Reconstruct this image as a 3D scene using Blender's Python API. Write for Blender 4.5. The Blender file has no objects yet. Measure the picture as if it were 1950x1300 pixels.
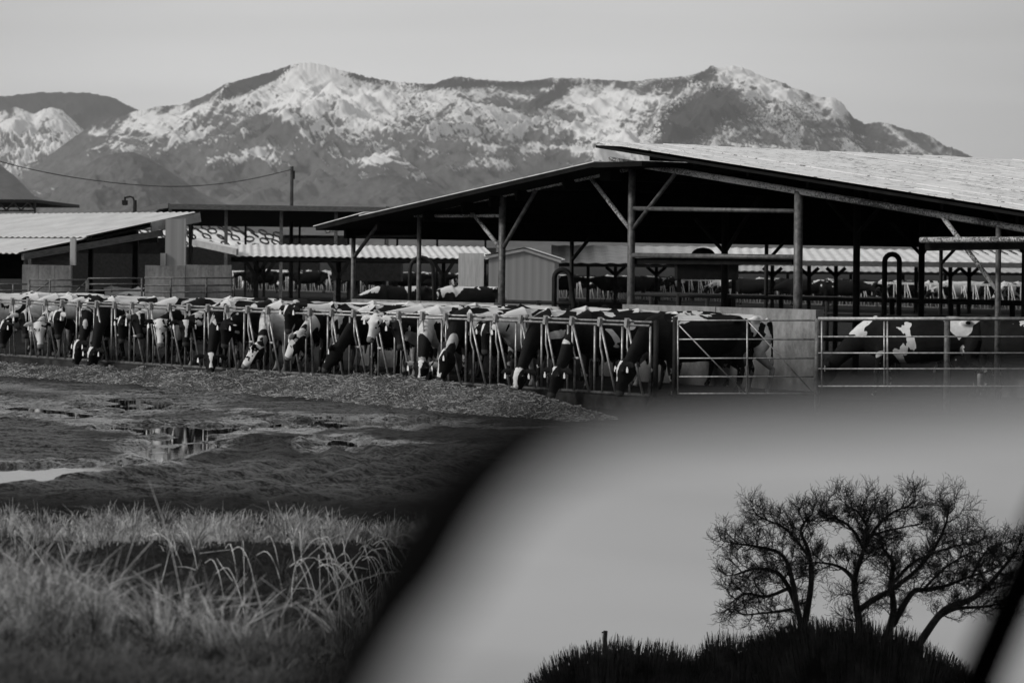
import bpy, math, random
import numpy as np
from mathutils import Vector, Matrix
rnd = random.Random(7); rng = np.random.default_rng(11)
SC = bpy.context.scene; COL = SC.collection
# ---------------------------------------------------------------- camera
F = 5687.0; H0 = 2.38; PR = 492.0; ROLL = math.radians(0.6); CR, SR = math.cos(ROLL), math.sin(ROLL)
cam_d = bpy.data.cameras.new("camera"); cam = bpy.data.objects.new("camera", cam_d); COL.objects.link(cam)
cam.matrix_world = Matrix.Translation((0, 0, H0)) @ Matrix.Rotation(math.radians(90), 4, 'X') @ Matrix.Rotation(ROLL, 4, 'Z')
cam_d.sensor_width = 36; cam_d.lens = F * 36 / 1950; cam_d.shift_y = -(650 - PR) / 1950
cam_d.clip_start = 0.05; cam_d.clip_end = 60000
cam_d.dof.use_dof = True; cam_d.dof.focus_distance = 57; cam_d.dof.aperture_fstop = 3.25
SC.camera = cam
SC.view_settings.view_transform = 'Standard'; SC.view_settings.look = 'None'
SC.view_settings.exposure = 0.25; SC.view_settings.gamma = 1
# ---------------------------------------------------------------- sky and sun
SUN_EL, SUN_AZ = math.radians(31), math.radians(250)      # azimuth clockwise from +Y: behind left of the camera
w = bpy.data.worlds.new("World"); SC.world = w; w.use_nodes = True
nt = w.node_tree; nt.nodes.clear()
sky = nt.nodes.new('ShaderNodeTexSky'); sky.sky_type = 'NISHITA'; sky.sun_disc = False
sky.sun_elevation = SUN_EL; sky.sun_rotation = SUN_AZ; sky.dust_density = 3; sky.air_density = 1.0
bw = nt.nodes.new('ShaderNodeRGBToBW'); nt.links.new(sky.outputs[0], bw.inputs[0])
tc = nt.nodes.new('ShaderNodeTexCoord'); mp = nt.nodes.new('ShaderNodeMapping'); mp.inputs['Scale'].default_value = (1.2, 1.2, 14)
nt.links.new(tc.outputs['Generated'], mp.inputs[0])
nz = nt.nodes.new('ShaderNodeTexNoise'); nz.inputs['Scale'].default_value = 1.6; nz.inputs['Detail'].default_value = 3
nt.links.new(mp.outputs[0], nz.inputs['Vector'])
mr = nt.nodes.new('ShaderNodeMapRange'); mr.inputs[1].default_value = .3; mr.inputs[2].default_value = .7; mr.inputs[3].default_value = .82; mr.inputs[4].default_value = 1.13
nt.links.new(nz.outputs[0], mr.inputs[0])
# thin overcast: the veil evens the clear-sky gradient out
mx = nt.nodes.new('ShaderNodeMix'); mx.data_type = 'FLOAT'; mx.inputs[0].default_value = 0.75
nt.links.new(bw.outputs[0], mx.inputs[2]); mx.inputs[3].default_value = 5.3
# a thicker bank of the veil towards the right
sxyz = nt.nodes.new('ShaderNodeSeparateXYZ'); nt.links.new(tc.outputs['Generated'], sxyz.inputs[0])
bank = nt.nodes.new('ShaderNodeMapRange'); bank.interpolation_type = 'SMOOTHSTEP'; bank.inputs[1].default_value = .02; bank.inputs[2].default_value = .24; bank.inputs[3].default_value = 1.0; bank.inputs[4].default_value = .66
nt.links.new(sxyz.outputs[0], bank.inputs[0])
bank2 = nt.nodes.new('ShaderNodeMapRange'); bank2.interpolation_type = 'SMOOTHSTEP'; bank2.inputs[1].default_value = -.24; bank2.inputs[2].default_value = -.05; bank2.inputs[3].default_value = .78; bank2.inputs[4].default_value = 1.0
nt.links.new(sxyz.outputs[0], bank2.inputs[0]); bm = nt.nodes.new('ShaderNodeMath'); bm.operation = 'MULTIPLY'; nt.links.new(bank.outputs[0], bm.inputs[0]); nt.links.new(bank2.outputs[0], bm.inputs[1])
bm2 = nt.nodes.new('ShaderNodeMath'); bm2.operation = 'MULTIPLY'; nt.links.new(bm.outputs[0], bm2.inputs[0]); nt.links.new(mr.outputs[0], bm2.inputs[1])
mu = nt.nodes.new('ShaderNodeMath'); mu.operation = 'MULTIPLY'
nt.links.new(mx.outputs[0], mu.inputs[0]); nt.links.new(bm2.outputs[0], mu.inputs[1])
bg = nt.nodes.new('ShaderNodeBackground'); bg.inputs['Strength'].default_value = 0.125
nt.links.new(mu.outputs[0], bg.inputs[0])
wo = nt.nodes.new('ShaderNodeOutputWorld'); nt.links.new(bg.outputs[0], wo.inputs[0])
sd = bpy.data.lights.new("sun", 'SUN'); sun = bpy.data.objects.new("sun", sd); COL.objects.link(sun)
sd.energy = 2.0; sd.angle = math.radians(10); sd.color = (1, .985, .96)
sdir = Vector((math.sin(SUN_AZ) * math.cos(SUN_EL), math.cos(SUN_AZ) * math.cos(SUN_EL), math.sin(SUN_EL)))
sun.rotation_euler = sdir.to_track_quat('Z', 'Y').to_euler(); sun.location = (0, 0, 60)
SC.cycles.use_denoising = True; SC.cycles.max_bounces = 6; SC.cycles.diffuse_bounces = 2; SC.cycles.volume_bounces = 0
SC.cycles.caustics_reflective = False; SC.cycles.caustics_refractive = False

# ---------------------------------------------------------------- photo geometry helpers (pixels of the 1950 x 1300 photograph)
def ray(px, py):
    u, v = px - 975.0, py - PR
    return Vector(((u * CR + v * SR) / F, 1.0, (u * SR - v * CR) / F))
def P(px, py, Y):
    return Vector((0, 0, H0)) + ray(px, py) * Y
def XY(px, Y, z):
    u = px - 975.0
    v = ((H0 - z) * F / Y + u * SR) / CR
    return Vector(((u * CR + v * SR) * Y / F, Y, z))
def G(px, py, z=0.0):
    r = ray(px, py); return Vector((0, 0, H0)) + r * ((z - H0) / r.z)
FA = XY(1235, 51.7, 0); FB = XY(0, 69.0, 0)
D = (FA - FB).normalized(); E = Vector((-D.y, D.x, 0))      # D along the feed fence (towards us, right); E away from us, right
UP = Vector((0, 0, 1))
def on_line(P0, px, z):                                      # point of the line P0 + t D seen in column px at height z
    t = 0.0
    for _ in range(8):
        q = P0 + D * t; v = (H0 - z) * F / q.y
        k = ((px - 975) * CR + v * SR) / F
        t = (k * P0.y - P0.x) / (D.x - k * D.y)
    q = P0 + D * t; return Vector((q.x, q.y, z))

# ---------------------------------------------------------------- materials
class M:
    def __init__(s, name, col=.3, rough=.8, metal=0.0, spec=.4):
        s.m = bpy.data.materials.new(name); s.m.use_nodes = True; s.t = s.m.node_tree
        s.b = s.t.nodes['Principled BSDF']; s.b.inputs['Base Color'].default_value = (col, col, col, 1)
        s.b.inputs['Roughness'].default_value = rough; s.b.inputs['Metallic'].default_value = metal
        s.b.inputs['Specular IOR Level'].default_value = spec
        s.co = None
    def n(s, kind, **kw):
        nd = s.t.nodes.new('ShaderNode' + kind)
        for k, v in kw.items():
            if k in nd.inputs: nd.inputs[k].default_value = v
            else: setattr(nd, k, v)
        return nd
    def l(s, a, b): s.t.links.new(a, b)
    def coord(s, scale=(1, 1, 1), out='Object'):
        c = s.n('TexCoord'); m = s.n('Mapping'); m.inputs['Scale'].default_value = scale
        s.l(c.outputs[out], m.inputs[0]); return m.outputs[0]
    def noise(s, scale, detail=4, rough=.6, vec=None, dist=0):
        nd = s.n('TexNoise', Scale=scale, Detail=detail, Roughness=rough, Distortion=dist)
        s.l(vec if vec else s.coord(), nd.inputs['Vector']); return nd.outputs[0]
    def ramp(s, x, stops):
        r = s.n('ValToRGB'); e = r.color_ramp.elements
        while len(e) < len(stops): e.new(.5)
        for q, (p, c) in zip(e, stops):
            q.position = p; q.color = (c, c, c, 1)
        s.l(x, r.inputs[0]); return r.outputs[0]
    def math(s, op, a, b=None, c=None):
        m = s.n('Math', operation=op)
        for i, x in enumerate((a, b, c)):
            if x is None: continue
            if isinstance(x, (int, float)): m.inputs[i].default_value = x
            else: s.l(x, m.inputs[i])
        return m.outputs[0]
    def mix(s, f, a, b):
        m = s.n('Mix', data_type='FLOAT')
        for i, x in zip((0, 2, 3), (f, a, b)):
            if isinstance(x, (int, float)): m.inputs[i].default_value = x
            else: s.l(x, m.inputs[i])
        return m.outputs[0]
    def attr(s, name, out='Fac'):
        a = s.n('Attribute', attribute_name=name); return a.outputs[out]
    def base(s, x): s.l(x, s.b.inputs['Base Color'])
    def rough(s, x): s.l(x, s.b.inputs['Roughness'])
    def bump(s, x, strength=.5, dist=.02):
        b = s.n('Bump', Strength=strength, Distance=dist); s.l(x, b.inputs['Height']); s.l(b.outputs[0], s.b.inputs['Normal'])
def simple(name, lo, hi, scale=8, rough=.7, metal=0, bump=0, stretch=(1, 1, 1), spec=.4):
    m = M(name, lo, rough, metal, spec); x = m.noise(scale, 5, .65, m.coord(stretch))
    m.base(m.ramp(x, [(.33, lo), (.67, hi)]))
    if bump: m.bump(x, .5, bump)
    return m.m
MT = {}
MT['pipe'] = simple('galvanised_pipe', .16, .42, 14, .42, .5)
MT['oldpipe'] = simple('dirty_painted_pipe', .035, .14, 10, .55, .2)
def frosted():
    m = M('flaking_pipe_paint', .1, .6); c = m.coord((1, 1, 1)); x = m.noise(26, 3, .7, c); y = m.noise(1.1, 2, .5, c)
    s = m.math('ADD', x, m.math('MULTIPLY', y, .5)); m.base(m.ramp(s, [(.70, .045), (.80, .42)])); return m.m
MT['flake'] = frosted()
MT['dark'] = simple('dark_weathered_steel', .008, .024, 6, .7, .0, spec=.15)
MT['black'] = simple('black_timber', .004, .012, 6, .9, spec=.08)  # shared near-black, also used on the added interior shade panels
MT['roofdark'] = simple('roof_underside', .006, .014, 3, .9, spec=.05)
MT['kerb'] = simple('dirty_kerb', .012, .045, 4, .9, spec=.1)
MT['bracket'] = simple('latch_steel', .18, .4, 30, .5, .4)
MT['rubber'] = simple('pale_rubber', .3, .5, 20, .6)
MT['tag'] = simple('ear_tag_plastic', .6, .75, 30, .5)
MT['eye'] = simple('eye_gloss', .004, .008, 5, .15)
MT['timber'] = simple('grey_timber', .05, .13, 5, .8, 0, .01, (1, 1, 6))
MT['palepipe'] = simple('weathered_pale_pipe', .4, .65, 3, .6)
MT['wood'] = simple('pole_wood', .02, .05, 6, .9)
MT['panelm'] = simple('weathered_panel', .34, .5, 3, .6, 0, 0, (6, 6, .5))
MT['fascia'] = simple('pale_fascia', .22, .36, 3, .6)
MT['wire'] = simple('cable_black', .03, .05, 3, .6)
MT['plastic'] = simple('mirror_housing_plastic', .001, .002, 60, .7, spec=.03)
MT['bark'] = simple('bare_bark', .012, .04, 4, .95)
MT['twig'] = simple('bare_twigs', .02, .05, 3, .95)
MT['osier'] = simple('willow_osiers', .02, .12, .8, .95, spec=.05)
MT['tyre'] = simple('old_tyre', .008, .02, 5, .8)
MT['carpaint'] = simple('car_paint', .02, .03, 4, .25, .2)
def concrete():
    m = M('stained_concrete', .2, .85); c = m.coord((1, 1, .35)); x = m.noise(2.2, 6, .7, c); y = m.noise(14, 3, .6)
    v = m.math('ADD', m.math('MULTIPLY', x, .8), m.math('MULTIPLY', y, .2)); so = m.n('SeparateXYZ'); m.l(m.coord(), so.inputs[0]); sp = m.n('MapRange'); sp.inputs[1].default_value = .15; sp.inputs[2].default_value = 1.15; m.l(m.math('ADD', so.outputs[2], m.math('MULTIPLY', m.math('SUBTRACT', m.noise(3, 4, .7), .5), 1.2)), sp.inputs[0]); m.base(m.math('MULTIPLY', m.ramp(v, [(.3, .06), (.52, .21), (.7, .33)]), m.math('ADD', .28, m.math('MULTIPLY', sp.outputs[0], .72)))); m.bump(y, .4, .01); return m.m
MT['concrete'] = concrete()
def roofmat(name, lo, hi, speck=0.0, ribs=0.0, ribdir=None):
    m = M(name, hi, .55); c = m.coord()
    x = m.noise(1.3, 5, .6, c); v = m.ramp(x, [(.3, lo), (.65, hi)])
    if speck:
        d1 = m.n('VectorMath', operation='DOT_PRODUCT'); m.l(c, d1.inputs[0]); d1.inputs[1].default_value = (D.x * 9, D.y * 9, 0); d2 = m.n('VectorMath', operation='DOT_PRODUCT'); m.l(c, d2.inputs[0]); d2.inputs[1].default_value = (E.x * 3.5, E.y * 3.5, 0)
        cb = m.n('CombineXYZ'); m.l(d1.outputs['Value'], cb.inputs[0]); m.l(d2.outputs['Value'], cb.inputs[1]); k = m.noise(1.0, 3, .75, cb.outputs[0]); k2 = m.noise(.8, 2, .5, c)
        s = m.math('ADD', k, m.math('MULTIPLY', k2, .25)); msk = m.ramp(s, [(.705, 0), (.735, 1)]); v = m.mix(m.math('MULTIPLY', msk, speck), v, .05)
    m.base(v)
    if ribs:
        d = ribdir; vm = m.n('VectorMath', operation='DOT_PRODUCT'); m.l(c, vm.inputs[0]); vm.inputs[1].default_value = (d.x, d.y, 0)
        s = m.math('SINE', m.math('MULTIPLY', vm.outputs['Value'], 2 * math.pi / ribs)); m.bump(s, 1.0, .05)
    return m.m
MT['roofbig'] = roofmat('frosted_speckled_roofing', .55, .72, .95)
MT['roofleft'] = roofmat('galvanised_corrugated_roof', .44, .58)
MT['roofpale'] = roofmat('pale_corrugated_roof', .5, .66, .0, .5, D)
MT['roofmid'] = roofmat('dull_corrugated_roof', .25, .38, .0, .8, D)
def corr():
    m = M('corrugated_wall_sheet', .5, .5); vm = m.n('VectorMath', operation='DOT_PRODUCT'); m.l(m.coord(), vm.inputs[0]); vm.inputs[1].default_value = (1, -.3, 0)
    s = m.math('SINE', m.math('MULTIPLY', vm.outputs['Value'], 2 * math.pi / .3)); m.base(m.ramp(s, [(.0, .235), (.5, .265)])); m.bump(s, .12, .02); return m.m
MT['corr'] = corr()
def tarp():
    m = M('white_silage_sheet', .7, .45); x = m.noise(.5, 4, .6); m.base(m.ramp(x, [(.3, .55), (.6, .78)])); m.bump(m.noise(3, 4, .6), .8, .1); return m.m
MT['tarp'] = tarp()
def coat():
    m = M('holstein_coat', .02, .8, 0, .1); oi = m.n('ObjectInfo'); sep = m.n('SeparateColor'); m.l(oi.outputs['Color'], sep.inputs[0])
    white, blaze, seed = sep.outputs[0], sep.outputs[1], sep.outputs[2]
    c = m.n('TexCoord'); off = m.n('CombineXYZ'); sx = m.math('MULTIPLY', seed, 97.0)
    for i in range(3): m.l(sx, off.inputs[i])
    va = m.n('VectorMath', operation='ADD'); m.l(c.outputs['Object'], va.inputs[0]); m.l(off.outputs[0], va.inputs[1])
    nz = m.noise(1.3, 3.6, .5, va.outputs[0], .9)
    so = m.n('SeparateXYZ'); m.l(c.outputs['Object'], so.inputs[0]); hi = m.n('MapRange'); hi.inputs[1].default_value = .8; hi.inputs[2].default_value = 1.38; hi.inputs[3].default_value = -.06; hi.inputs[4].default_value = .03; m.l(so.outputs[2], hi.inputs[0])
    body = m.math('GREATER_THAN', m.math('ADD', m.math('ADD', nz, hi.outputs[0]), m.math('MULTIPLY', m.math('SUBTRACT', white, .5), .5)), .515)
    # white thins out low down: underside shade put into the coat pattern
    fa = m.n('Attribute', attribute_name='face'); sf = m.n('SeparateXYZ'); m.l(fa.outputs['Vector'], sf.inputs[0])
    fm = m.attr('headmask'); t, side, front = sf.outputs[0], sf.outputs[1], sf.outputs[2]
    n2 = m.noise(7, 3, .6, va.outputs[0])
    # blaze: white band down the front of the face, its width per cow
    wd = m.math('ADD', m.math('ADD', m.math('MULTIPLY', blaze, .075), m.math('MULTIPLY', m.math('GREATER_THAN', blaze, .8), .09)), m.math('MULTIPLY', m.math('SUBTRACT', n2, .5), .10))
    shape = m.math('MULTIPLY', m.math('ABSOLUTE', m.math('SUBTRACT', t, .50)), .09)
    bz = m.math('MULTIPLY', m.math('LESS_THAN', m.math('ABSOLUTE', side), m.math('ADD', wd, m.math('SUBTRACT', shape, .02))), m.math('GREATER_THAN', m.math('ADD', front, m.math('ADD', m.math('MULTIPLY', blaze, .03), m.math('MULTIPLY', m.math('GREATER_THAN', blaze, .8), .10))), .02))
    bz = m.math('MULTIPLY', bz, m.math('GREATER_THAN', blaze, .04)); n3 = m.noise(9, 2, .5, va.outputs[0]); bz = m.math('MULTIPLY', bz, m.math('LESS_THAN', m.math('ADD', n3, m.math('MULTIPLY', m.math('ABSOLUTE', side), 1.3)), .70))
    bz = m.math('MULTIPLY', bz, m.math('LESS_THAN', t, m.math('ADD', .36, m.math('MULTIPLY', blaze, .75))))
    isw = m.mix(fm, body, bz)
    leg = m.attr('lowleg'); isw = m.math('MAXIMUM', isw, m.math('MULTIPLY', leg, m.math('GREATER_THAN', n2, .60)))
    muz = m.math('MULTIPLY', fm, m.math('GREATER_THAN', t, .90))
    dirt = m.noise(5, 5, .7, va.outputs[0]); zz = m.n('MapRange'); zz.inputs[1].default_value = .2; zz.inputs[2].default_value = 1.3; m.l(so.outputs[2], zz.inputs[0]); wcol = m.ramp(m.math('ADD', m.math('MULTIPLY', dirt, .6), m.math('MULTIPLY', m.math('MAXIMUM', zz.outputs[0], fm), .4)), [(.25, .10), (.68, .58)]); bcol = m.ramp(dirt, [(.3, .004), (.7, .011)])  # white darkens low down: dirt, plus leg shade put into the colour
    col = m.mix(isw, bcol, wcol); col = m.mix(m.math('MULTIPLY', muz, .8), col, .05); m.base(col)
    return m.m
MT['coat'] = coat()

# ---------------------------------------------------------------- mesh builder
def tag(o, label=None, cat=None, group=None, kind=None):
    if label: o['label'] = label
    if cat: o['category'] = cat
    if group: o['group'] = group
    if kind: o['kind'] = kind
    return o
def empty(name, loc, label=None, cat=None, group=None):
    o = bpy.data.objects.new(name, None); COL.objects.link(o); o.location = loc; o.empty_display_size = .2
    o['_b'] = [loc[0], loc[1], loc[2]]; return tag(o, label, cat, group)
class MB:
    def __init__(s): s.v = []; s.f = []
    def add(s, vs, fs):
        b = len(s.v); s.v += [tuple(v) for v in vs]; s.f += [tuple(b + i for i in f) for f in fs]; return s
    def box(s, c, ax, ay, az):                                # centre and three half-axis vectors
        c, ax, ay, az = Vector(c), Vector(ax), Vector(ay), Vector(az); vs = [c + ax * i + ay * j + az * k for i in (-1, 1) for j in (-1, 1) for k in (-1, 1)]
        return s.add(vs, [(0, 1, 3, 2), (4, 6, 7, 5), (0, 4, 5, 1), (2, 3, 7, 6), (0, 2, 6, 4), (1, 5, 7, 3)])
    def beam(s, a, b, wd, ht, up=UP):                         # rectangular bar from a to b
        a, b = Vector(a), Vector(b); d = (b - a); n = d.cross(up).normalized(); u = n.cross(d).normalized()
        return s.box((a + b) / 2, d / 2, n * wd / 2, u * ht / 2)
    def tube(s, pts, r, n=8, cap=True):
        pts = [Vector(p) for p in pts]; k = len(pts); rs = r if isinstance(r, (list, tuple)) else [r] * k
        ring = []; prev = None
        for i, p in enumerate(pts):
            d = (pts[min(i + 1, k - 1)] - pts[max(i - 1, 0)]).normalized()
            if prev is None: prev = d.orthogonal().normalized()
            x = (prev - d * prev.dot(d)); x = x.normalized() if x.length > 1e-6 else d.orthogonal().normalized()
            prev = x; y = d.cross(x)
            ring.append([p + (x * math.cos(2 * math.pi * j / n) + y * math.sin(2 * math.pi * j / n)) * rs[i] for j in range(n)])
        vs = [v for rg in ring for v in rg]; fs = []
        for i in range(k - 1):
            for j in range(n): fs.append((i * n + j, i * n + (j + 1) % n, (i + 1) * n + (j + 1) % n, (i + 1) * n + j))
        if cap: fs.append(tuple(range(n - 1, -1, -1))); fs.append(tuple((k - 1) * n + j for j in range(n)))
        return s.add(vs, fs)
    def loft(s, rings, up, n=16):                             # rings: (centre, half width, half height); closed
        k = len(rings); out = []
        for i, (p, rw, rh) in enumerate(rings):
            d = (Vector(rings[min(i + 1, k - 1)][0]) - Vector(rings[max(i - 1, 0)][0])).normalized()
            side = up.cross(d).normalized(); u = d.cross(side).normalized()
            out += [Vector(p) + side * math.cos(2 * math.pi * j / n) * rw + u * math.sin(2 * math.pi * j / n) * rh for j in range(n)]
        fs = []
        for i in range(k - 1):
            for j in range(n): fs.append((i * n + j, i * n + (j + 1) % n, (i + 1) * n + (j + 1) % n, (i + 1) * n + j))
        fs.append(tuple(range(n - 1, -1, -1))); fs.append(tuple((k - 1) * n + j for j in range(n)))
        return s.add(out, fs)
    def ball(s, c, rx, ry, rz, n=10):
        c = Vector(c); vs = []; fs = []
        for i in range(1, n):
            a = math.pi * i / n
            for j in range(n): vs.append(c + Vector((math.sin(a) * math.cos(2 * math.pi * j / n) * rx, math.sin(a) * math.sin(2 * math.pi * j / n) * ry, math.cos(a) * rz)))
        t = len(vs); vs += [c + Vector((0, 0, rz)), c - Vector((0, 0, rz))]
        for i in range(n - 2):
            for j in range(n): fs.append((i * n + j, (i + 1) * n + j, (i + 1) * n + (j + 1) % n, i * n + (j + 1) % n))
        for j in range(n): fs.append((t, j, (j + 1) % n)); fs.append((t + 1, (n - 2) * n + (j + 1) % n, (n - 2) * n + j))
        return s.add(vs, fs)
    def build(s, name, mat, parent=None, smooth=False, origin=None):
        me = bpy.data.meshes.new(name); o = bpy.data.objects.new(name, me); COL.objects.link(o)
        b = Vector((0, 0, 0))
        if parent is not None:
            b = Vector(parent.get('_b', (0, 0, 0))); o.parent = parent; o['_b'] = list(b)
        elif origin is not None:
            b = Vector(origin); o.location = b; o['_b'] = list(b)
        me.from_pydata([(x - b.x, y - b.y, z - b.z) for x, y, z in s.v], [], s.f)
        me.materials.append(mat); me.update()
        if smooth: me.polygons.foreach_set('use_smooth', [True] * len(me.polygons))
        return o
def tube(pts, r, name, mat, parent, n=8): return MB().tube(pts, r, n).build(name, mat, parent, True)
def npmesh(name, V, Fq, mat, smooth=True, attrs=None, parent=None):
    me = bpy.data.meshes.new(name); V = np.asarray(V, dtype=np.float32); Fq = np.asarray(Fq, dtype=np.int32); k = Fq.shape[1]
    me.vertices.add(len(V)); me.vertices.foreach_set('co', V.ravel())
    me.loops.add(Fq.size); me.loops.foreach_set('vertex_index', Fq.ravel())
    me.polygons.add(len(Fq)); me.polygons.foreach_set('loop_start', np.arange(len(Fq), dtype=np.int32) * k)
    me.update(calc_edges=True); me.validate()
    me.polygons.foreach_set('use_smooth', np.full(len(me.polygons), smooth))
    for nm, a in (attrs or {}).items():
        at = me.attributes.new(nm, 'FLOAT', 'POINT'); at.data.foreach_set('value', np.asarray(a, dtype=np.float32).ravel())
    me.materials.append(mat); o = bpy.data.objects.new(name, me); COL.objects.link(o)
    if parent: o.parent = parent
    return o
def gridfaces(nr, nc):
    i = np.arange(nr - 1)[:, None] * nc + np.arange(nc - 1)[None, :]
    return np.stack([i, i + 1, i + nc + 1, i + nc], -1).reshape(-1, 4)
_T = rng.random((512, 512)).astype(np.float32)
def vn(x, y):
    xi = np.floor(x); yi = np.floor(y); fx = x - xi; fy = y - yi; fx = fx * fx * (3 - 2 * fx); fy = fy * fy * (3 - 2 * fy)
    a = xi.astype(int) & 511; b = yi.astype(int) & 511; a1 = (a + 1) & 511; b1 = (b + 1) & 511
    return (_T[b, a] * (1 - fx) + _T[b, a1] * fx) * (1 - fy) + (_T[b1, a] * (1 - fx) + _T[b1, a1] * fx) * fy
def fbm(x, y, o=5, g=.5):
    s = 0; a = 1; t = 0
    for i in range(o): s = s + a * vn(x + 17.3 * i, y + 9.1 * i); t += a; a *= g; x = x * 2.03; y = y * 2.03
    return s / t
def ridged(x, y, o=5, g=.55):
    s = 0; a = 1; t = 0
    for i in range(o): s = s + a * (1 - np.abs(2 * vn(x + 31.7 * i, y + 5.9 * i) - 1)) ** 1.5; t += a; a *= g; x = x * 2.1; y = y * 2.1
    return s / t
def sm(a, b, x): t = np.clip((x - a) / (b - a), 0, 1); return t * t * (3 - 2 * t)

def catmull(pts, sub=4):
    out = []; n = len(pts)
    for i in range(n - 1):
        p0, p1, p2, p3 = pts[max(i - 1, 0)], pts[i], pts[i + 1], pts[min(i + 2, n - 1)]
        for j in range(sub):
            t = j / sub; out.append(.5 * ((2 * p1) + (-p0 + p2) * t + (2 * p0 - 5 * p1 + 4 * p2 - p3) * t * t + (-p0 + 3 * p1 - 3 * p2 + p3) * t ** 3))
    out.append(pts[-1]); return out
# ================================================================ SETTING: ground
fn = np.array([E.x, E.y]); f0 = np.array([FA.x, FA.y]); LOT = -0.25
def interp(x, pts): return np.interp(x, [p[0] for p in pts], [p[1] for p in pts])
PUD = []                                                      # wet hollows: centre, half sizes, angle, depth
def pud(x0, x1, y0, y1, dep=.08):
    a, b = G(x0, (y0 + y1) / 2, LOT), G(x1, (y0 + y1) / 2, LOT); c = (a + b) / 2
    yy = (G((x0 + x1) / 2, y0, LOT).y - G((x0 + x1) / 2, y1, LOT).y) / 2
    PUD.append((c.x, c.y, (b - a).length / 2 * 1.1, yy * 1.25, dep))
pud(190, 460, 801, 822); pud(-60, 215, 876, 908, .095); pud(150, 330, 872, 892); pud(470, 840, 791, 812, .09)
pud(250, 420, 822, 858, .07); pud(575, 700, 828, 852, .07); pud(-100, 120, 905, 925, .05); pud(150, 420, 745, 772, .055); pud(-80, 330, 764, 790, .05)
def gline(pts): return np.array([[*G(px, py, LOT).xy] for px, py in pts])
def dline(x, y, L):
    d = np.full(np.shape(x), 1e9)
    for (ax, ay), (bx, by) in zip(L[:-1], L[1:]):
        t = np.clip(((x - ax) * (bx - ax) + (y - ay) * (by - ay)) / ((bx - ax) ** 2 + (by - ay) ** 2 + 1e-9), 0, 1); d = np.minimum(d, np.hypot(x - ax - t * (bx - ax), y - ay - t * (by - ay)))
    return d
WET = [(gline(p), w_) for p, w_ in (([(-60, 728), (150, 748), (330, 766), (470, 782), (640, 790), (840, 806), (960, 812)], .55), ([(-60, 752), (120, 780), (210, 806), (330, 815)], .45), ([(470, 798), (420, 822), (340, 848), (290, 868), (200, 886), (60, 900), (-60, 912)], .5), ([(500, 812), (600, 824), (655, 838), (720, 846)], .4), ([(620, 850), (720, 838), (820, 842)], .25), ([(250, 836), (330, 830), (440, 828)], .4), ([(-60, 776), (60, 790), (160, 806)], .3))]
RUT = [(gline(p), w_) for p, w_ in (([(-60, 968), (200, 948), (450, 935), (650, 915), (800, 885), (860, 862), (820, 848), (700, 842)], .22), ([(-60, 942), (200, 925), (420, 912), (600, 895), (740, 870), (770, 855), (700, 848)], .22), ([(-60, 925), (150, 915), (330, 900), (440, 870), (470, 845), (560, 832)], .25), ([(100, 990), (400, 972), (650, 952), (850, 920), (950, 885)], .22), ([(-60, 905), (80, 905), (250, 888), (350, 862), (430, 838)], .3), ([(-60, 790), (150, 812), (300, 828)], .25), ([(-60, 745), (300, 775), (600, 800), (900, 830)], .3), ([(-60, 1000), (250, 966), (560, 940), (760, 905), (900, 872)], .18), ([(480, 905), (560, 880), (590, 860), (560, 842), (480, 836)], .18), ([(520, 925), (640, 895), (690, 868), (660, 846)], .18))]
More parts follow.
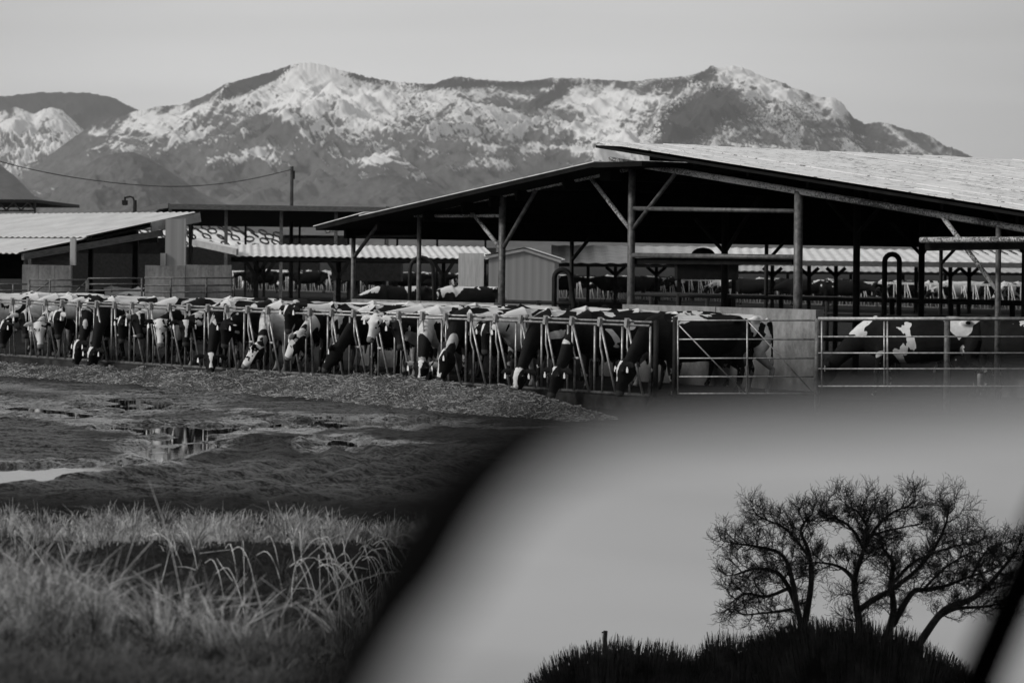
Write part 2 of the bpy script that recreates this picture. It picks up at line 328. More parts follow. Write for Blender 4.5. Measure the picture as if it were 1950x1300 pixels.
def H(x, y):
    calm = 1.0
    if np.size(x) > 5000:
        calm = 1 - .75 * np.clip(sum(np.exp(-(dline(x, y, L_) / (w_ * 1.2)) ** 2) for L_, w_ in WET), 0, 1)
    lot = LOT + .022 * (fbm(x * .4, y * .4, 3) - .5) + .028 * calm * (fbm(x * 4.2, y * 3.6, 4, .75) - .5)
    # curving wheel ruts where vehicles turn, straight ones along the feed lane
    for cx, cy, r0, r1, per, amp in ((-2.2, 38.5, 1.0, 6.5, .55, .02), (-9, 47, 2, 9, .7, .014), (3, 30, 1.5, 8, .6, .018)):
        d = np.hypot((x - cx), (y - cy) * .55); wv = sm(r0, r0 + 1, d) * (1 - sm(r1 - 1.5, r1, d))
        lot = lot + amp * wv * np.sin(2 * math.pi * (d + .25 * fbm(x * .7, y * .7, 2)) / per) * 2.2 * np.clip(fbm(x * 1.1, y * 1.1, 4, .65) - .3, 0, 1)
    q = (x - f0[0]) * fn[0] + (y - f0[1]) * fn[1]
    lane = np.exp(-((q + 9) / 5.5) ** 2)
    lot = lot + .010 * lane * np.sin(2 * math.pi * (q + .4 * fbm(x * .15, y * .15, 2)) / .9)
    if np.size(x) > 5000:
        for L_r, w_ in RUT:
            for o_ in (0, ):
                d = dline(x + .12 * (fbm(x * .6, y * .6, 2) - .5), y, L_r); lot = lot - .05 * np.exp(-(d / w_) ** 2) + .03 * np.exp(-((d - 1.7 * w_) / (w_ * .6)) ** 2) * (.5 + fbm(x * 3, y * 3, 3)) + .018 * np.exp(-(d / w_) ** 2) * np.sin(40 * d) * (.5 + fbm(x * 2, y * 2, 2))
        for L_r, w_ in WET: d = dline(x, y, L_r); lot = lot - .022 * np.exp(-(d / w_) ** 2)
    for cx, cy, rx, ry, dep in PUD:
        e = ((x - cx) / rx) ** 2 + ((y - cy) / ry) ** 2 + 2.0 * (fbm(x * 1.7 + 5, y * 1.5, 4, .65) - .5)
        lot = lot - dep * (1 - sm(.5, 1.15, e))
    lot = lot + .09 * calm * np.clip(fbm(x * 7, y * 5, 4, .7) - .45, 0, 1) * (.5 + fbm(x * .6, y * .6, 2)) * (1 + .8 * np.clip((35 - y) / 8, 0, 1))
    b = np.where(x < f0[0], q, y - 51.4)
    lot = np.where(b > .06, 0.0 + .02 * (fbm(x * 2, y * 2, 3) - .5), lot)
    yy = y + 1.5 * (fbm(x * .8 + 3, x * 0 + 2, 4) - .5)
    bank = interp(yy, [(-22, 0), (-12, 1.0), (-2, 1.12), (6, 1.08), (10, .8), (13, .5), (16, .15), (19, -.05), (20.4, -.45), (22, -1.1), (24.6, -1.1), (26.2, -.45), (27, -.22), (29, LOT)])
    rough = .10 * (fbm(x * 1.6, y * 1.6, 4) - .5) + .14 * (fbm(x * 5, y * 5, 3) - .5) * sm(20, 22, y) * (1 - sm(26.5, 27.5, y))
    m = sm(28, 29.5, yy)
    z = np.where(y < 29.6, bank * (1 - m) + lot * m + rough * (1 - m) * (y > 7.5), lot)
    far = sm(240, 700, y)
    return z * (1 - far) + far * (-.2)
def axis(dense0, dense1, step, lo, hi, g=1.25):
    a = list(np.arange(dense0, dense1, step)); s = step; p = a[-1]
    while p < hi: s *= g; p += s; a.append(min(p, hi))
    s = step; p = a[0]; pre = []
    while p > lo: s *= g; p -= s; pre.append(max(p, lo))
    return np.array(pre[::-1] + a)
gx = axis(-13.5, 9, .075, -16000, 16000, 1.3)
gy = np.concatenate([axis(9, 29, .1, -4000, 29, 1.25), axis(29.09, 62, .085, 29.09, 26000, 1.12)]); gy = np.unique(gy)
GX, GY = np.meshgrid(gx, gy); GZ = H(GX, GY)
def groundmat():
    m = M('mud_and_soil', .03, .8, 0, .1); c = m.coord((1, 1, 1)); wet = m.attr('wet'); soil = m.attr('soil')
    a = m.noise(1.2, 6, .65, m.coord((1, .8, 1))); b = m.noise(18, 4, .7, c); s = m.noise(1.0, 6, .7, m.coord((.9, 4.5, 1)))
    mud = m.ramp(m.math('ADD', m.math('MULTIPLY', a, .6), m.math('MULTIPLY', b, .4)), [(.35, .007), (.7, .032)])
    dry = m.ramp(b, [(.3, .006), (.72, .03)])
    m.base(m.mix(soil, mud, dry))
    film = m.math('MINIMUM', 1.0, m.math('MULTIPLY', wet, m.ramp(m.math('ADD', m.math('MULTIPLY', s, .5), m.math('MULTIPLY', b, .5)), [(.43, 0), (.53, 1)])))
    m.rough(m.mix(film, .85, .17)); m.l(m.mix(film, .04, .9), m.b.inputs['Specular IOR Level']); bp = m.n('Bump', Distance=.06); m.l(m.noise(9, 6, .8, c), bp.inputs['Height']); m.l(m.mix(film, .9, .12), bp.inputs['Strength']); m.l(bp.outputs[0], m.b.inputs['Normal']); return m.m
MT['ground'] = groundmat()
q = (GX - f0[0]) * fn[0] + (GY - f0[1]) * fn[1]
wet = sm(31, 34, GY) * (1 - sm(-3.4, -2.2, np.where(GX < f0[0], q, GY - 51.4))) * np.clip(1.15 - .10 * np.maximum(GX + 5, 0), .1, 1)
wet = wet * np.clip(.45 + 1.6 * sm(.35, .6, fbm(GX * .22 + 9, GY * .16, 3)), 0, 1)
wet = wet * .55
for L_r, w_ in WET: wet = np.maximum(wet, 2.2 * np.exp(-(dline(GX + .5 * (fbm(GX, GY, 3) - .5), GY + 1.2 * (fbm(GX * .8 + 3, GY * .8, 3) - .5), L_r) / (w_ * 1.1)) ** 2) * sm(.25, .6, fbm(GX * 2.5, GY * 1.5, 4, .7)))
for cx, cy, rx, ry, dep in PUD: wet = np.maximum(wet, 1 - sm(.8, 2.2, ((GX - cx) / rx) ** 2 + ((GY - cy) / ry) ** 2))
soil = 1 - sm(27, 30, GY)
tag(npmesh('ground', np.stack([GX, GY, GZ], -1).reshape(-1, 3), gridfaces(len(gy), len(gx)), MT['ground'], True, {'wet': wet, 'soil': soil}), kind='structure')
def water():
    m = M('puddle_water', .012, .03, 0, .5); m.bump(m.noise(7, 2, .5), .04, .01); return m.m
MT['water'] = water()
wm = MB(); wz = LOT - .059; wm.add([(-14, 31.5, wz), (1.5, 31.5, wz), (1.5, 50, wz), (-14, 66, wz)], [(0, 1, 2, 3)])
tag(wm.build('water', MT['water']), kind='structure')

# ---- heap of feed along the fence
def fedge(px): return on_line(FA, px, 0)
ns, nw = 720, 90
pxs = np.linspace(-120, 1370, ns); base = np.array([[*fedge(p).xy] for p in pxs])
crest = interp(pxs, [(-120, -.12), (60, -.10), (250, -.06), (440, -.02), (540, .03), (650, .07), (790, .18), (890, .17), (960, .08), (1040, .02), (1150, .08), (1240, .07), (1370, -.22)])
coff = interp(pxs, [(-120, 1.2), (690, 1.1), (850, 1.2), (1000, 1.7), (1160, 2.1), (1370, 2.7)])
wid = interp(pxs, [(-120, 3.8), (300, 3.6), (790, 3.1), (1100, 3.8), (1370, 3.6)])
W = np.linspace(0.05, 1, nw)[None, :] * wid[:, None]
X = base[:, 0:1] - fn[0] * W; Y = base[:, 1:2] - fn[1] * W
k = coff[:, None]; prof = np.where(W < k, np.exp(-((W - k) / .75) ** 2), np.exp(-((W - k) / (wid[:, None] - k) * 1.75) ** 2))
Z = LOT - .10 + (crest[:, None] - LOT + .10) * prof * (1 + .7 * (fbm(X * .9, Y * .9, 3) - .5)) + .20 * (fbm(X * 2.2, Y * 2.2, 3) - .5) * prof + .07 * (fbm(X * 9, Y * 9, 4, .7) - .4) * (.25 + prof)
def feedmat():
    m = M('chopped_feed', .1, .95, 0, .1); a = m.noise(32, 3, .75); b = m.noise(1.4, 3, .5); v = m.n('TexVoronoi', Scale=38.0); m.l(m.coord((1, 1, 1)), v.inputs['Vector'])
    x = m.math('ADD', m.math('ADD', m.math('MULTIPLY', a, .55), m.math('MULTIPLY', b, .25)), m.math('MULTIPLY', v.outputs[0], .3))
    m.base(m.ramp(x, [(.42, .012), (.57, .055), (.72, .26)])); m.bump(a, .9, .03); return m.m
MT['feed'] = feedmat()
tag(npmesh('feed_heap', np.stack([X, Y, Z], -1).reshape(-1, 3), gridfaces(ns, nw), MT['feed']), 'long speckled heap of chopped feed along the near fence', 'feed', kind='stuff')
# loose stalks on the heap
N = 9000; i0 = rng.integers(0, ns - 1, N); j0 = rng.integers(0, nw - 1, N); p = np.stack([X[i0, j0], Y[i0, j0], Z[i0, j0] + .012], -1)
d = rng.normal(size=(N, 3)) * [1, 1, .35]; d /= np.linalg.norm(d, axis=1)[:, None]; L = rng.uniform(.02, .07, N)[:, None]; sd_ = np.cross(d, [0.2, -1, .3]); sd_ /= np.linalg.norm(sd_, axis=1)[:, None]
V = np.stack([p - d * L - sd_ * .006, p - d * L + sd_ * .006, p + d * L + sd_ * .006, p + d * L - sd_ * .006], 1).reshape(-1, 3)
MT['straw'] = simple('dry_straw', .12, .34, 6, .8)
tag(npmesh('feed_stalks', V, np.arange(N * 4).reshape(-1, 4), MT['straw'], False), 'loose pale stalks scattered over the feed heap', 'feed', kind='stuff')

# ---- grass and stems of the ditch bank
def blades(name, N, xr, yr, hr, wd, mat, lean=.45, dens=None, label='', pxmax=None, droop=.35, zoff=0):
    x = rng.uniform(*xr, N); y = rng.uniform(*yr, N); dn = fbm(x * .9, y * .9, 3); keep = rng.random(N) < np.clip((dn - .38) * 5, .05, 1) if dens is None else rng.random(N) < dens(x, y)
    x, y, dn = x[keep], y[keep], dn[keep]; n = len(x); z = H(x, y) - .02
    h = rng.uniform(*hr, n) * (.6 + .8 * dn); az = rng.uniform(0, 2 * math.pi, n); ln = rng.normal(0, lean, n)
    dx, dy = np.cos(az) * ln * h, np.sin(az) * ln * h; sx, sy = np.cos(az + 1.57) * wd / 2, np.sin(az + 1.57) * wd / 2
    sx = np.maximum(np.abs(sx), wd * .3); K = 4; vs = []
    for i in range(K):
        t = i / (K - 1); cx = x + dx * t ** 1.4; cy = y + dy * t ** 1.4; cz = z + h * (t - droop * t ** 3) + zoff; tw = 1 - .75 * t
        vs += [np.stack([cx - sx * tw, cy - sy * tw, cz], -1), np.stack([cx + sx * tw, cy + sy * tw, cz], -1)]
    V = np.stack(vs, 1).reshape(-1, 3); b = np.arange(n)[:, None] * (2 * K)
    Fq = np.concatenate([b + [2 * i, 2 * i + 1, 2 * i + 3, 2 * i + 2] for i in range(K - 1)])
    return tag(npmesh(name, V, Fq, mat, False), label, 'grass', kind='stuff')
def strawmat(name, lo, hi):
    m = M(name, lo, .75, 0, .2); x = m.noise(4.5, 5, .8, m.coord((1, 1, .4))); m.base(m.ramp(x, [(.38, lo), (.62, hi)])); return m.m
MT['g1'] = strawmat('pale_dead_grass', .03, .62); MT['g2'] = strawmat('dull_dead_grass', .008, .10); MT['g4'] = strawmat('mid_dead_grass', .015, .18); MT['g3'] = strawmat('trodden_verge', .008, .09)
def lr(x, y, k=1.0): return np.clip(1.1 - (x * 5687 / y + 975 - 300) / 500 * k, .12, 1)
blades('short_bank_grass', 30000, (-6.4, .8), (26.9, 31.5), (.04, .17), .006, MT['g1'], .8, lambda x, y: np.clip(1.4 - np.abs(y - 27.9) / 1.7, 0, 1) * np.clip((fbm(x * .8, y * .8, 3) - .3) * 4, .1, 1), 'short pale dead grass along the far lip of the ditch')
blades('tall_bank_grass', 30000, (-4.6, .2), (18.0, 20.8), (.08, .28), .0055, MT['g2'], .8, lambda x, y: np.clip((fbm(x * 1.3 + 4, y * 1.3, 3) - .42) * 5, .02, 1) * lr(x, y, 1.2), 'tall tangled pale grass on the near ditch bank')
blades('ditch_grass', 5000, (-5.6, .4), (21.5, 26.4), (.15, .5), .006, MT['g2'], .7, lambda x, y: np.clip((fbm(x * 1.1, y * 1.1, 3) - .45) * 4, .02, .8), 'dull grass and weeds inside the ditch')
blades('verge_grass', 60000, (-4, .8), (10, 18.8), (.05, .18), .006, MT['g3'], .8, None, 'short trodden grass on the roadside verge')
blades('verge_tufts', 9000, (-4, .4), (14.5, 18.8), (.08, .2), .006, MT['g4'], .8, lambda x, y: np.clip((fbm(x * 1.5 + 7, y * 1.1, 3) - .5) * 6, 0, 1), 'pale tufts at the edge of the roadside verge')
blades('leaning_grass_clumps', 8000, (-4.8, -1.4), (18.4, 20.6), (.5, .95), .006, MT['g1'], .35, lambda x, y: np.clip((fbm(x * 2.2 + 4, y * 1.3, 3) - .5) * 7, 0, 1) * np.clip((-2.3 - x) / .8, .03, 1), 'tallest pale grass clumps at the left of the ditch bank')
def tussocks(name, NC, xr, yr, hr, mat, label, per=70, wd=.006, pw=None, seed=1):
    g_ = np.random.default_rng(seed); cx = g_.uniform(*xr, NC); cy = g_.uniform(*yr, NC); hh = g_.uniform(*hr, NC)
    if pw is not None: k_ = g_.random(NC) < pw(cx, cy); cx, cy, hh = cx[k_], cy[k_], hh[k_]
    n = len(cx) * per; ci = np.repeat(np.arange(len(cx)), per); az = g_.uniform(0, 2 * math.pi, n); r0_ = np.abs(g_.normal(0, .07, n)); x = cx[ci] + np.cos(az) * r0_; y = cy[ci] + np.sin(az) * r0_; z = H(x, y) - .03
    h = hh[ci] * g_.uniform(.45, 1.1, n); az2 = az + g_.normal(0, .6, n); ln = np.abs(g_.normal(.35, .35, n)) * h; dr = g_.uniform(.1, .9, n); K = 5; vs = []
    sx = wd / 2 * g_.uniform(.6, 1.3, n)
    for i in range(K):
        t = i / (K - 1); px_ = x + np.cos(az2) * ln * t ** 1.6 * (1 + dr); py_ = y + np.sin(az2) * ln * t ** 1.6 * (1 + dr); pz = z + h * (t - dr * .55 * t ** 3); tw = sx * (1 - .7 * t)
        vs += [np.stack([px_ - tw, py_, pz], -1), np.stack([px_ + tw, py_ + tw * .3, pz], -1)]
    V = np.stack(vs, 1).reshape(-1, 3); b = np.arange(n)[:, None] * (2 * K); Fq = np.concatenate([b + [2 * i, 2 * i + 1, 2 * i + 3, 2 * i + 2] for i in range(K - 1)])
    return tag(npmesh(name, V, Fq, mat, False), label, 'grass', kind='stuff')
tussocks('grass_tussocks', 420, (-4.9, .1), (17.6, 20.6), (.3, .72), MT['g1'], 'pale drooping grass tussocks on the near ditch bank', 75, .007, lambda x, y: np.clip(.05 + .8 * (1 - sm(-3.3, -2.5, x)) + .10 * (fbm(x * 1.5, y, 2) > .56), 0, 1), 3)
tussocks('bank_tussocks', 170, (-3.6, .1), (16.8, 18.6), (.08, .22), MT['g4'], 'short pale tussocks where the verge meets the ditch', 55, .007, None, 9)
tussocks('lip_tussocks', 150, (-6.3, .6), (26.8, 28.8), (.10, .34), MT['g1'], 'small grass tussocks on the far lip of the ditch', 45, .007, None, 4)
tussocks('weed_tussocks', 120, (-5.6, .3), (22.5, 26.4), (.12, .4), MT['g2'], 'dark matted weeds down in the ditch', 34, .008, None, 5)
tussocks('verge_tussocks', 300, (-4.2, .4), (12.5, 18.2), (.06, .16), MT['g3'], 'low matted tussocks on the roadside verge', 60, .008, None, 6)
st = MB()
for i in range(170):                                          # long dry stalks lying criss-cross
    x = rnd.uniform(-4.6, .1); y = rnd.uniform(18.6, 22); z = float(H(np.array([x]), np.array([y]))[0]); L = rnd.uniform(.35, 1.15); a = rnd.choice((-1, 1)) * rnd.uniform(.15, 1.3)
    if rnd.random() > max(.35, 1.0 - (x + 2.6) / 4): continue
    d = Vector((math.cos(a) * (1 if a > 0 else -1), rnd.uniform(-.4, .4), abs(math.sin(a)) + .15)).normalized(); p0 = Vector((x, y, z + rnd.uniform(0, .25)))
    cs = catmull([p0, p0 + d * L * .5 + Vector((rnd.uniform(-.04, .04), 0, rnd.uniform(-.03, .06))) * L, p0 + d * L + Vector((0, 0, rnd.uniform(-.15, 0) * L))], 3); st.tube(cs, [.0045 - .0028 * i / len(cs) for i in range(len(cs))], 4)
for i in range(160):
    x = rnd.uniform(-4.8, .3); y = rnd.uniform(19, 26.8); z = float(H(np.array([x]), np.array([y]))[0]); a = rnd.uniform(0, math.pi); L = rnd.uniform(.2, .75)
    el = rnd.uniform(-.2, 1.1); d = Vector((math.cos(a) * math.cos(el), math.sin(a) * .5, math.sin(el))); p0 = Vector((x, y, z + .02)); k1 = Vector((rnd.uniform(-.1, .1), 0, rnd.uniform(-.05, .1)))
    cs = catmull([p0, p0 + d * L * .5 + k1 * L, p0 + d * L + Vector((0, 0, -.12 * L))], 3); st.tube(cs, [.0042 - .0025 * i / len(cs) for i in range(len(cs))], 4)
for i in range(55):                                            # stems hanging over the far lip
    x = rnd.gauss(-1.2, .9); y = rnd.uniform(26.2, 27.2); p0 = Vector((x, y, float(H(np.array([x]), np.array([y]))[0]) + .05)); s_ = rnd.uniform(.05, .3)
    q4 = rnd.uniform(.4, 1.1); cs = catmull([p0, p0 + Vector((s_ * .5, -.35 * q4, .08 * q4)), p0 + Vector((s_, -.7 * q4, -.12 * q4)), p0 + Vector((s_ * 1.3, -.9 * q4, -.45 * q4))], 3); st.tube(cs, [.0038 - .002 * i / len(cs) for i in range(len(cs))], 4)
MT['stem'] = strawmat('bleached_stems', .25, .7)
tag(st.build('dead_stems', MT['stem']), 'bleached fallen stems tangled across the ditch', 'dead stems', kind='stuff')

# ================================================================ SETTING: mountains
def mountmat():
    m = M('mountain_ground', .1, .95, 0, .1); c = m.coord((1, 1, 1))
    c = m.coord((1, .22, 1)); f = m.noise(.055, 6, .75, c); g = m.noise(.012, 6, .7, c); sn = m.attr('snow'); fo = m.attr('forest')
    s = m.math('ADD', sn, m.math('ADD', m.math('MULTIPLY', m.math('SUBTRACT', f, .5), 1.5), m.math('MULTIPLY', m.math('SUBTRACT', g, .5), 1.3)))
    sm_ = m.ramp(s, [(.34, 0), (.74, 1)]); t = m.ramp(m.math('ADD', fo, m.math('MULTIPLY', m.math('SUBTRACT', m.noise(.11, 3, .75, c), .5), 2.0)), [(.46, 0), (.60, 1)])
    rock = m.ramp(m.math('ADD', m.math('MULTIPLY', g, .5), m.math('MULTIPLY', f, .5)), [(.35, .035), (.65, .13)]); v = m.mix(sm_, rock, .62); m.base(m.mix(t, v, .035)); return m.m
MT['mount'] = mountmat()
def spl(pts, x):
    return np.interp(x, [p[0] for p in pts], [p[1] for p in pts])
def mountain(name, sky, Yc, Yf, step=2.0, rows=200, snow0=.5, forests=(), snows=(), wl=900, amp=.16, pf=1.0, seed=0, jag=2.0, foot=None, trees=.0, bare=False, diag=.6):
    px = np.arange(sky[0][0], sky[-1][0] + step, step); py = spl(sky, px) - jag * (fbm(px * .16 + seed, px * 0 + seed, 4, .7) - .5) * 2
    pj = py; py = spl(sky, px); ks = np.exp(-np.linspace(-2, 2, 9) ** 2); py = np.convolve(np.pad(py, 4, mode='edge'), ks / ks.sum(), 'valid'); pj = pj - spl(sky, px) + py; v = py - PR; u = px - 975; zc = H0 + (u * SR - v * CR) / F * Yc
    s = np.concatenate([[-.25, -.12, -.04], np.linspace(0, 1, rows) ** 1.15])[:, None]
    Y = Yc + (Yf - Yc) * s; X = ((u * CR)[None, :]) / F * Yc * (1 + 0 * s) * (.0 + (Y / Yc))
    a = np.maximum(s, 0); spur = ridged((X + diag * (Y - Yc)) / wl + seed, Y / (wl * 2.6) + seed * 3, 6, .52); sp2 = ridged((X - diag * .7 * (Y - Yc)) / (wl * .45) + seed * 2, Y / (wl * 1.1), 5, .55)
    prof = (1 - a) ** pf; env = np.sin(np.pi * np.clip(a, 0, 1) ** .7) ** .8
    kk = np.exp(-np.linspace(-2.5, 2.5, 61) ** 2); kk /= kk.sum(); zcs = np.convolve(np.pad(zc, 30, mode='edge'), kk, 'valid'); bb = sm(.0, .4, a); zc2 = zc[None, :] * (1 - bb) + zcs[None, :] * bb
    sp3 = ridged((X + .9 * diag * (Y - Yc)) / (wl * .16) + seed, Y / (wl * .5), 4, .6)
    sp4 = ridged((X - .8 * diag * (Y - Yc)) / (wl * .055) + seed * 4, Y / (wl * .28), 3, .6)
    zz = np.maximum(zc2, 20) * prof * (1 - amp * env * 1.1) + zc[None, :] * amp * env * (1.9 * (spur - .45) + 1.5 * (sp2 - .45) + .55 * (sp3 - .5)) * (1 - .3 * a)
    gxs = np.gradient(zz, axis=1) / np.maximum(np.gradient(X, axis=1), .1)
    zz = zz - ((pj - py)[None, :] * Yc / F) * np.exp(-(a / .007) ** 2)
    zz = np.where(s < 0, zc[None, :] * (1 + 1.2 * s), zz); zz = np.maximum(zz, -30 + 0 * zz)
    PX = np.broadcast_to(px[None, :], zz.shape); PY = PR + (H0 - zz) * F / Y + u[None, :] * SR
    sn = snow0 + .55 * (zz / 780 - .55) + .5 * (spur - .5) + 1.1 * (sp2 - .48) + 1.2 * (sp3 - .5) + .8 * (sp4 - .5) - .5 * np.clip(gxs, -1, 1)
    fo = np.zeros_like(zz) + trees * .62 + .5 * trees * (sp3 - .5) - .5 * (a > .6) + trees * .75 * np.exp(-a * 14)
    for (cx, cy, rx, ry, am, rot) in forests:
        c, s_ = math.cos(rot), math.sin(rot); dx = (PX - cx) * c + (PY - cy) * s_; dy = -(PX - cx) * s_ + (PY - cy) * c
        fo = fo + .62 * am * np.clip(1.35 - np.sqrt((dx / rx) ** 2 + (dy / ry) ** 2), -.2, 1) * ((dx / rx) ** 2 + (dy / ry) ** 2 < 1.9)
    for (cx, cy, rx, ry, am, rot) in snows:
        c, s_ = math.cos(rot), math.sin(rot); dx = (PX - cx) * c + (PY - cy) * s_; dy = -(PX - cx) * s_ + (PY - cy) * c
        sn = sn + am * np.exp(-((dx / rx) ** 2 + (dy / ry) ** 2))
        if am > 0: fo = fo - .6 * am * np.exp(-((dx / rx) ** 2 + (dy / ry) ** 2))
    if bare: sn = sn * 0 - 2; fo = fo * 0 - 1
    return tag(npmesh(name, np.stack([X, Y + 0 * X, zz], -1).reshape(-1, 3), gridfaces(len(s), len(px)), MT['mount'], True, {'snow': sn, 'forest': fo}), kind='structure')
SK_MAIN = [(40, 318), (90, 296), (125, 272), (165, 243), (210, 225), (262, 210), (300, 203), (345, 199), (390, 181), (405, 172), (425, 160), (445, 155), (480, 146), (510, 138), (545, 125), (570, 120), (590, 119), (610, 124), (640, 132), (665, 138), (700, 148), (740, 155), (790, 160), (820, 160), (850, 149), (875, 145), (900, 150), (950, 155), (1000, 155), (1050, 149), (1100, 149), (1150, 153), (1200, 156), (1240, 150), (1300, 146), (1335, 137), (1352, 124), (1365, 130), (1390, 126), (1410, 128), (1430, 138), (1460, 150), (1480, 155), (1510, 168), (1560, 187), (1582, 184), (1600, 195), (1620, 222), (1645, 237), (1680, 232), (1720, 246), (1770, 258), (1800, 280), (1820, 284), (1850, 300), (1875, 314), (1960, 330), (2060, 370), (2200, 430)]
mountain('mountain', SK_MAIN, 12000, 8200, 1.6, 260, .27,
    forests=[(480, 156, 78, 16, 1.6, -.42), (1040, 188, 48, 13, 1.4, -.45), (1310, 235, 85, 48, 1.5, -.5), (1395, 205, 60, 28, .8, .6), (1500, 230, 90, 50, .45, .5), (1270, 160, 70, 14, .8, -.1), (850, 160, 70, 14, .7, 0), (780, 215, 70, 45, .45, .5), (1340, 140, 25, 12, 1.0, -.4), (1640, 262, 130, 30, .5, .4), (1000, 160, 160, 9, .7, 0), (690, 148, 50, 8, 1.0, .2)],
    snows=[(1540, 240, 200, 60, -.42, 0), (590, 150, 45, 34, 1.0, 0), (1140, 200, 75, 30, .8, .1), (1150, 250, 80, 22, .8, 0), (540, 190, 70, 30, .5, -.5), (500, 255, 70, 40, -.7, .3), (420, 230, 130, 26, .45, -.35), (700, 205, 60, 50, .4, .7), (870, 240, 110, 35, -.3, 0), (950, 300, 200, 40, -.35, 0), (720, 300, 45, 9, 1.2, -.3), (500, 290, 50, 14, .6, -.2), (1060, 280, 60, 12, .5, 0), (300, 330, 160, 45, -.6, 0), (600, 360, 600, 35, -1.2, 0), (1450, 160, 60, 14, .6, .4), (1580, 210, 40, 26, .3, 0), (230, 260, 100, 30, .4, -.4)],
    wl=1000, amp=.20, seed=3.3, jag=3.4, trees=.24)
mountain('mountain', [(-200, 215), (-60, 200), (0, 184), (40, 180), (80, 176), (130, 176), (175, 178), (215, 187), (245, 203), (270, 214), (330, 250)], 15500, 13000, 2.5, 60, .25, forests=[(100, 200, 260, 70, 1.5, 0)], wl=900, amp=.1, seed=8, jag=3, trees=.8)
mountain('mountain', [(-160, 240), (-60, 232), (-20, 222), (5, 210), (28, 204), (45, 211), (62, 218), (80, 208), (98, 204), (116, 211), (135, 228), (155, 246), (180, 262), (215, 290), (300, 340)], 13500, 11200, 1.7, 150, .42, wl=420, amp=.16, seed=12.2, jag=2.2, trees=.22, snows=[(30, 240, 60, 30, .15, 0)])
mountain('hill', [(-200, 260), (-100, 300), (-20, 300), (30, 338), (62, 372), (110, 392), (180, 405), (240, 420)], 8000, 6500, 3, 70, 0, wl=500, amp=.12, seed=21, jag=.6, bare=True)
mountain('hill', [(60, 420), (100, 366), (140, 333), (180, 303), (212, 292), (250, 289), (280, 301), (330, 332), (380, 366), (420, 385), (480, 405), (540, 430)], 7600, 6300, 2.5, 110, 0, wl=420, amp=.16, seed=33, jag=.8, bare=True, diag=.25)
mountain('hill', [(460, 440), (520, 415), (570, 396), (620, 371), (680, 346), (722, 333), (760, 336), (800, 350), (860, 376), (920, 390), (1000, 402), (1100, 420), (1200, 440)], 7800, 6300, 2.5, 100, 0, wl=430, amp=.14, seed=45, jag=.8, bare=True, diag=.25)
mountain('hill', [(-400, 425), (0, 412), (200, 398), (420, 396), (700, 392), (1000, 398), (1200, 410), (1500, 420), (1800, 430), (2400, 440)], 7000, 2500, 8, 50, 0, wl=900, amp=.05, seed=60, jag=.5, bare=True)

# ================================================================ BIG SHED
WALL0 = XY(1400, 56.5, 0)                                     # the concrete wall line, parallel to the feed fence
FR = WALL0 + E * .35                                          # plane of the shed's near frame
def fpt(px, py, off=0.0):                                     # point of the frame plane (shifted off metres along E) seen at px, py
    z = 2.0
    for _ in range(8):
        q = on_line(FR + E * off, px, z); z = P(px, py, q.y).z
    return Vector((q.x, q.y, z))
shed = empty('open_shed', on_line(FR, 1200, 0), 'large open pole shed with a frosted low gable roof on pipe posts', 'shed')
LEN = 26.0
ridgeL, ridgeR = fpt(1203, 300), fpt(1128, 274, -.6)
eaveL, eaveR0 = fpt(596, 430, -.9), fpt(1950, 404, -.6)
slR = (eaveR0 - ridgeR) / ((eaveR0 - ridgeR).dot(D)); eaveR = ridgeR + slR * 15.5
peakL = fpt(1130, 307, -.9); slL = (eaveL - peakL) / ((eaveL - peakL).dot(-D))
def slab(mb, a, b, depth, th, up=UP):                         # sloping sheet between a and b running depth along E
    n = (b - a).cross(E).normalized(); n = n if n.z > 0 else -n
    c = (a + b) / 2 + E * depth / 2 - n * th / 2; mb.box(c, (b - a) / 2, E * depth / 2, n * th / 2)
# right slope: overlapping roofing sheets, each a little proud of the next along the ridge
m = MB()
k = 27
for i in range(k):
    d0 = LEN / k * i; jit = rnd.uniform(-.008, .008); a = ridgeR + E * d0 + UP * (.035 + jit) - D * rnd.uniform(0, .06); b = eaveR + E * d0 + UP * (.03 + jit)
    for j in range(4):
        p0 = a + (b - a) * (j / 4.0) + UP * (.012 * (4 - j)) * .5; p1 = a + (b - a) * ((j + 1) / 4.0 + .004) + UP * (.012 * (3 - j)) * .5
        n = (p1 - p0).cross(E).normalized(); n = n if n.z > 0 else -n
        ee = E * (LEN / k) + UP * rnd.uniform(-.012, .004)
        m.box((p0 + p1) / 2 + ee / 2 + UP * (.001 * (i % 3)), (p1 - p0) / 2, ee * .52, n * .006)
m.build('roof', MT['roofbig'], shed)
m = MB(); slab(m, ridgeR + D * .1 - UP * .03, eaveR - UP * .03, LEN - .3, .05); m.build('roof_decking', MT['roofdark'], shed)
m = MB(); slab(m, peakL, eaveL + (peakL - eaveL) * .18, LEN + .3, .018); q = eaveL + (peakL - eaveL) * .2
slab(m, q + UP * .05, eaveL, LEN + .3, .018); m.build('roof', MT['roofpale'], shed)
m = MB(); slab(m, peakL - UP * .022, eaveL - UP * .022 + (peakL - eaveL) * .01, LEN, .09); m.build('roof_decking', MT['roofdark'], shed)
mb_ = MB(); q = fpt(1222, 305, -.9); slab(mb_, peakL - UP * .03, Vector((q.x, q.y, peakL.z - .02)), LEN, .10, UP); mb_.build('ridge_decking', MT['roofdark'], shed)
def rafterline(off, full=True):
    g = E * off; aL = fpt(1200, 321) + g; bL = fpt(622, 440) + g; aR = fpt(1196, 310) + g; bR = fpt(1950, 436) + g
    bR = aR + (bR - aR) / (bR - aR).length * 14.8
    return aL, bL, aR, bR
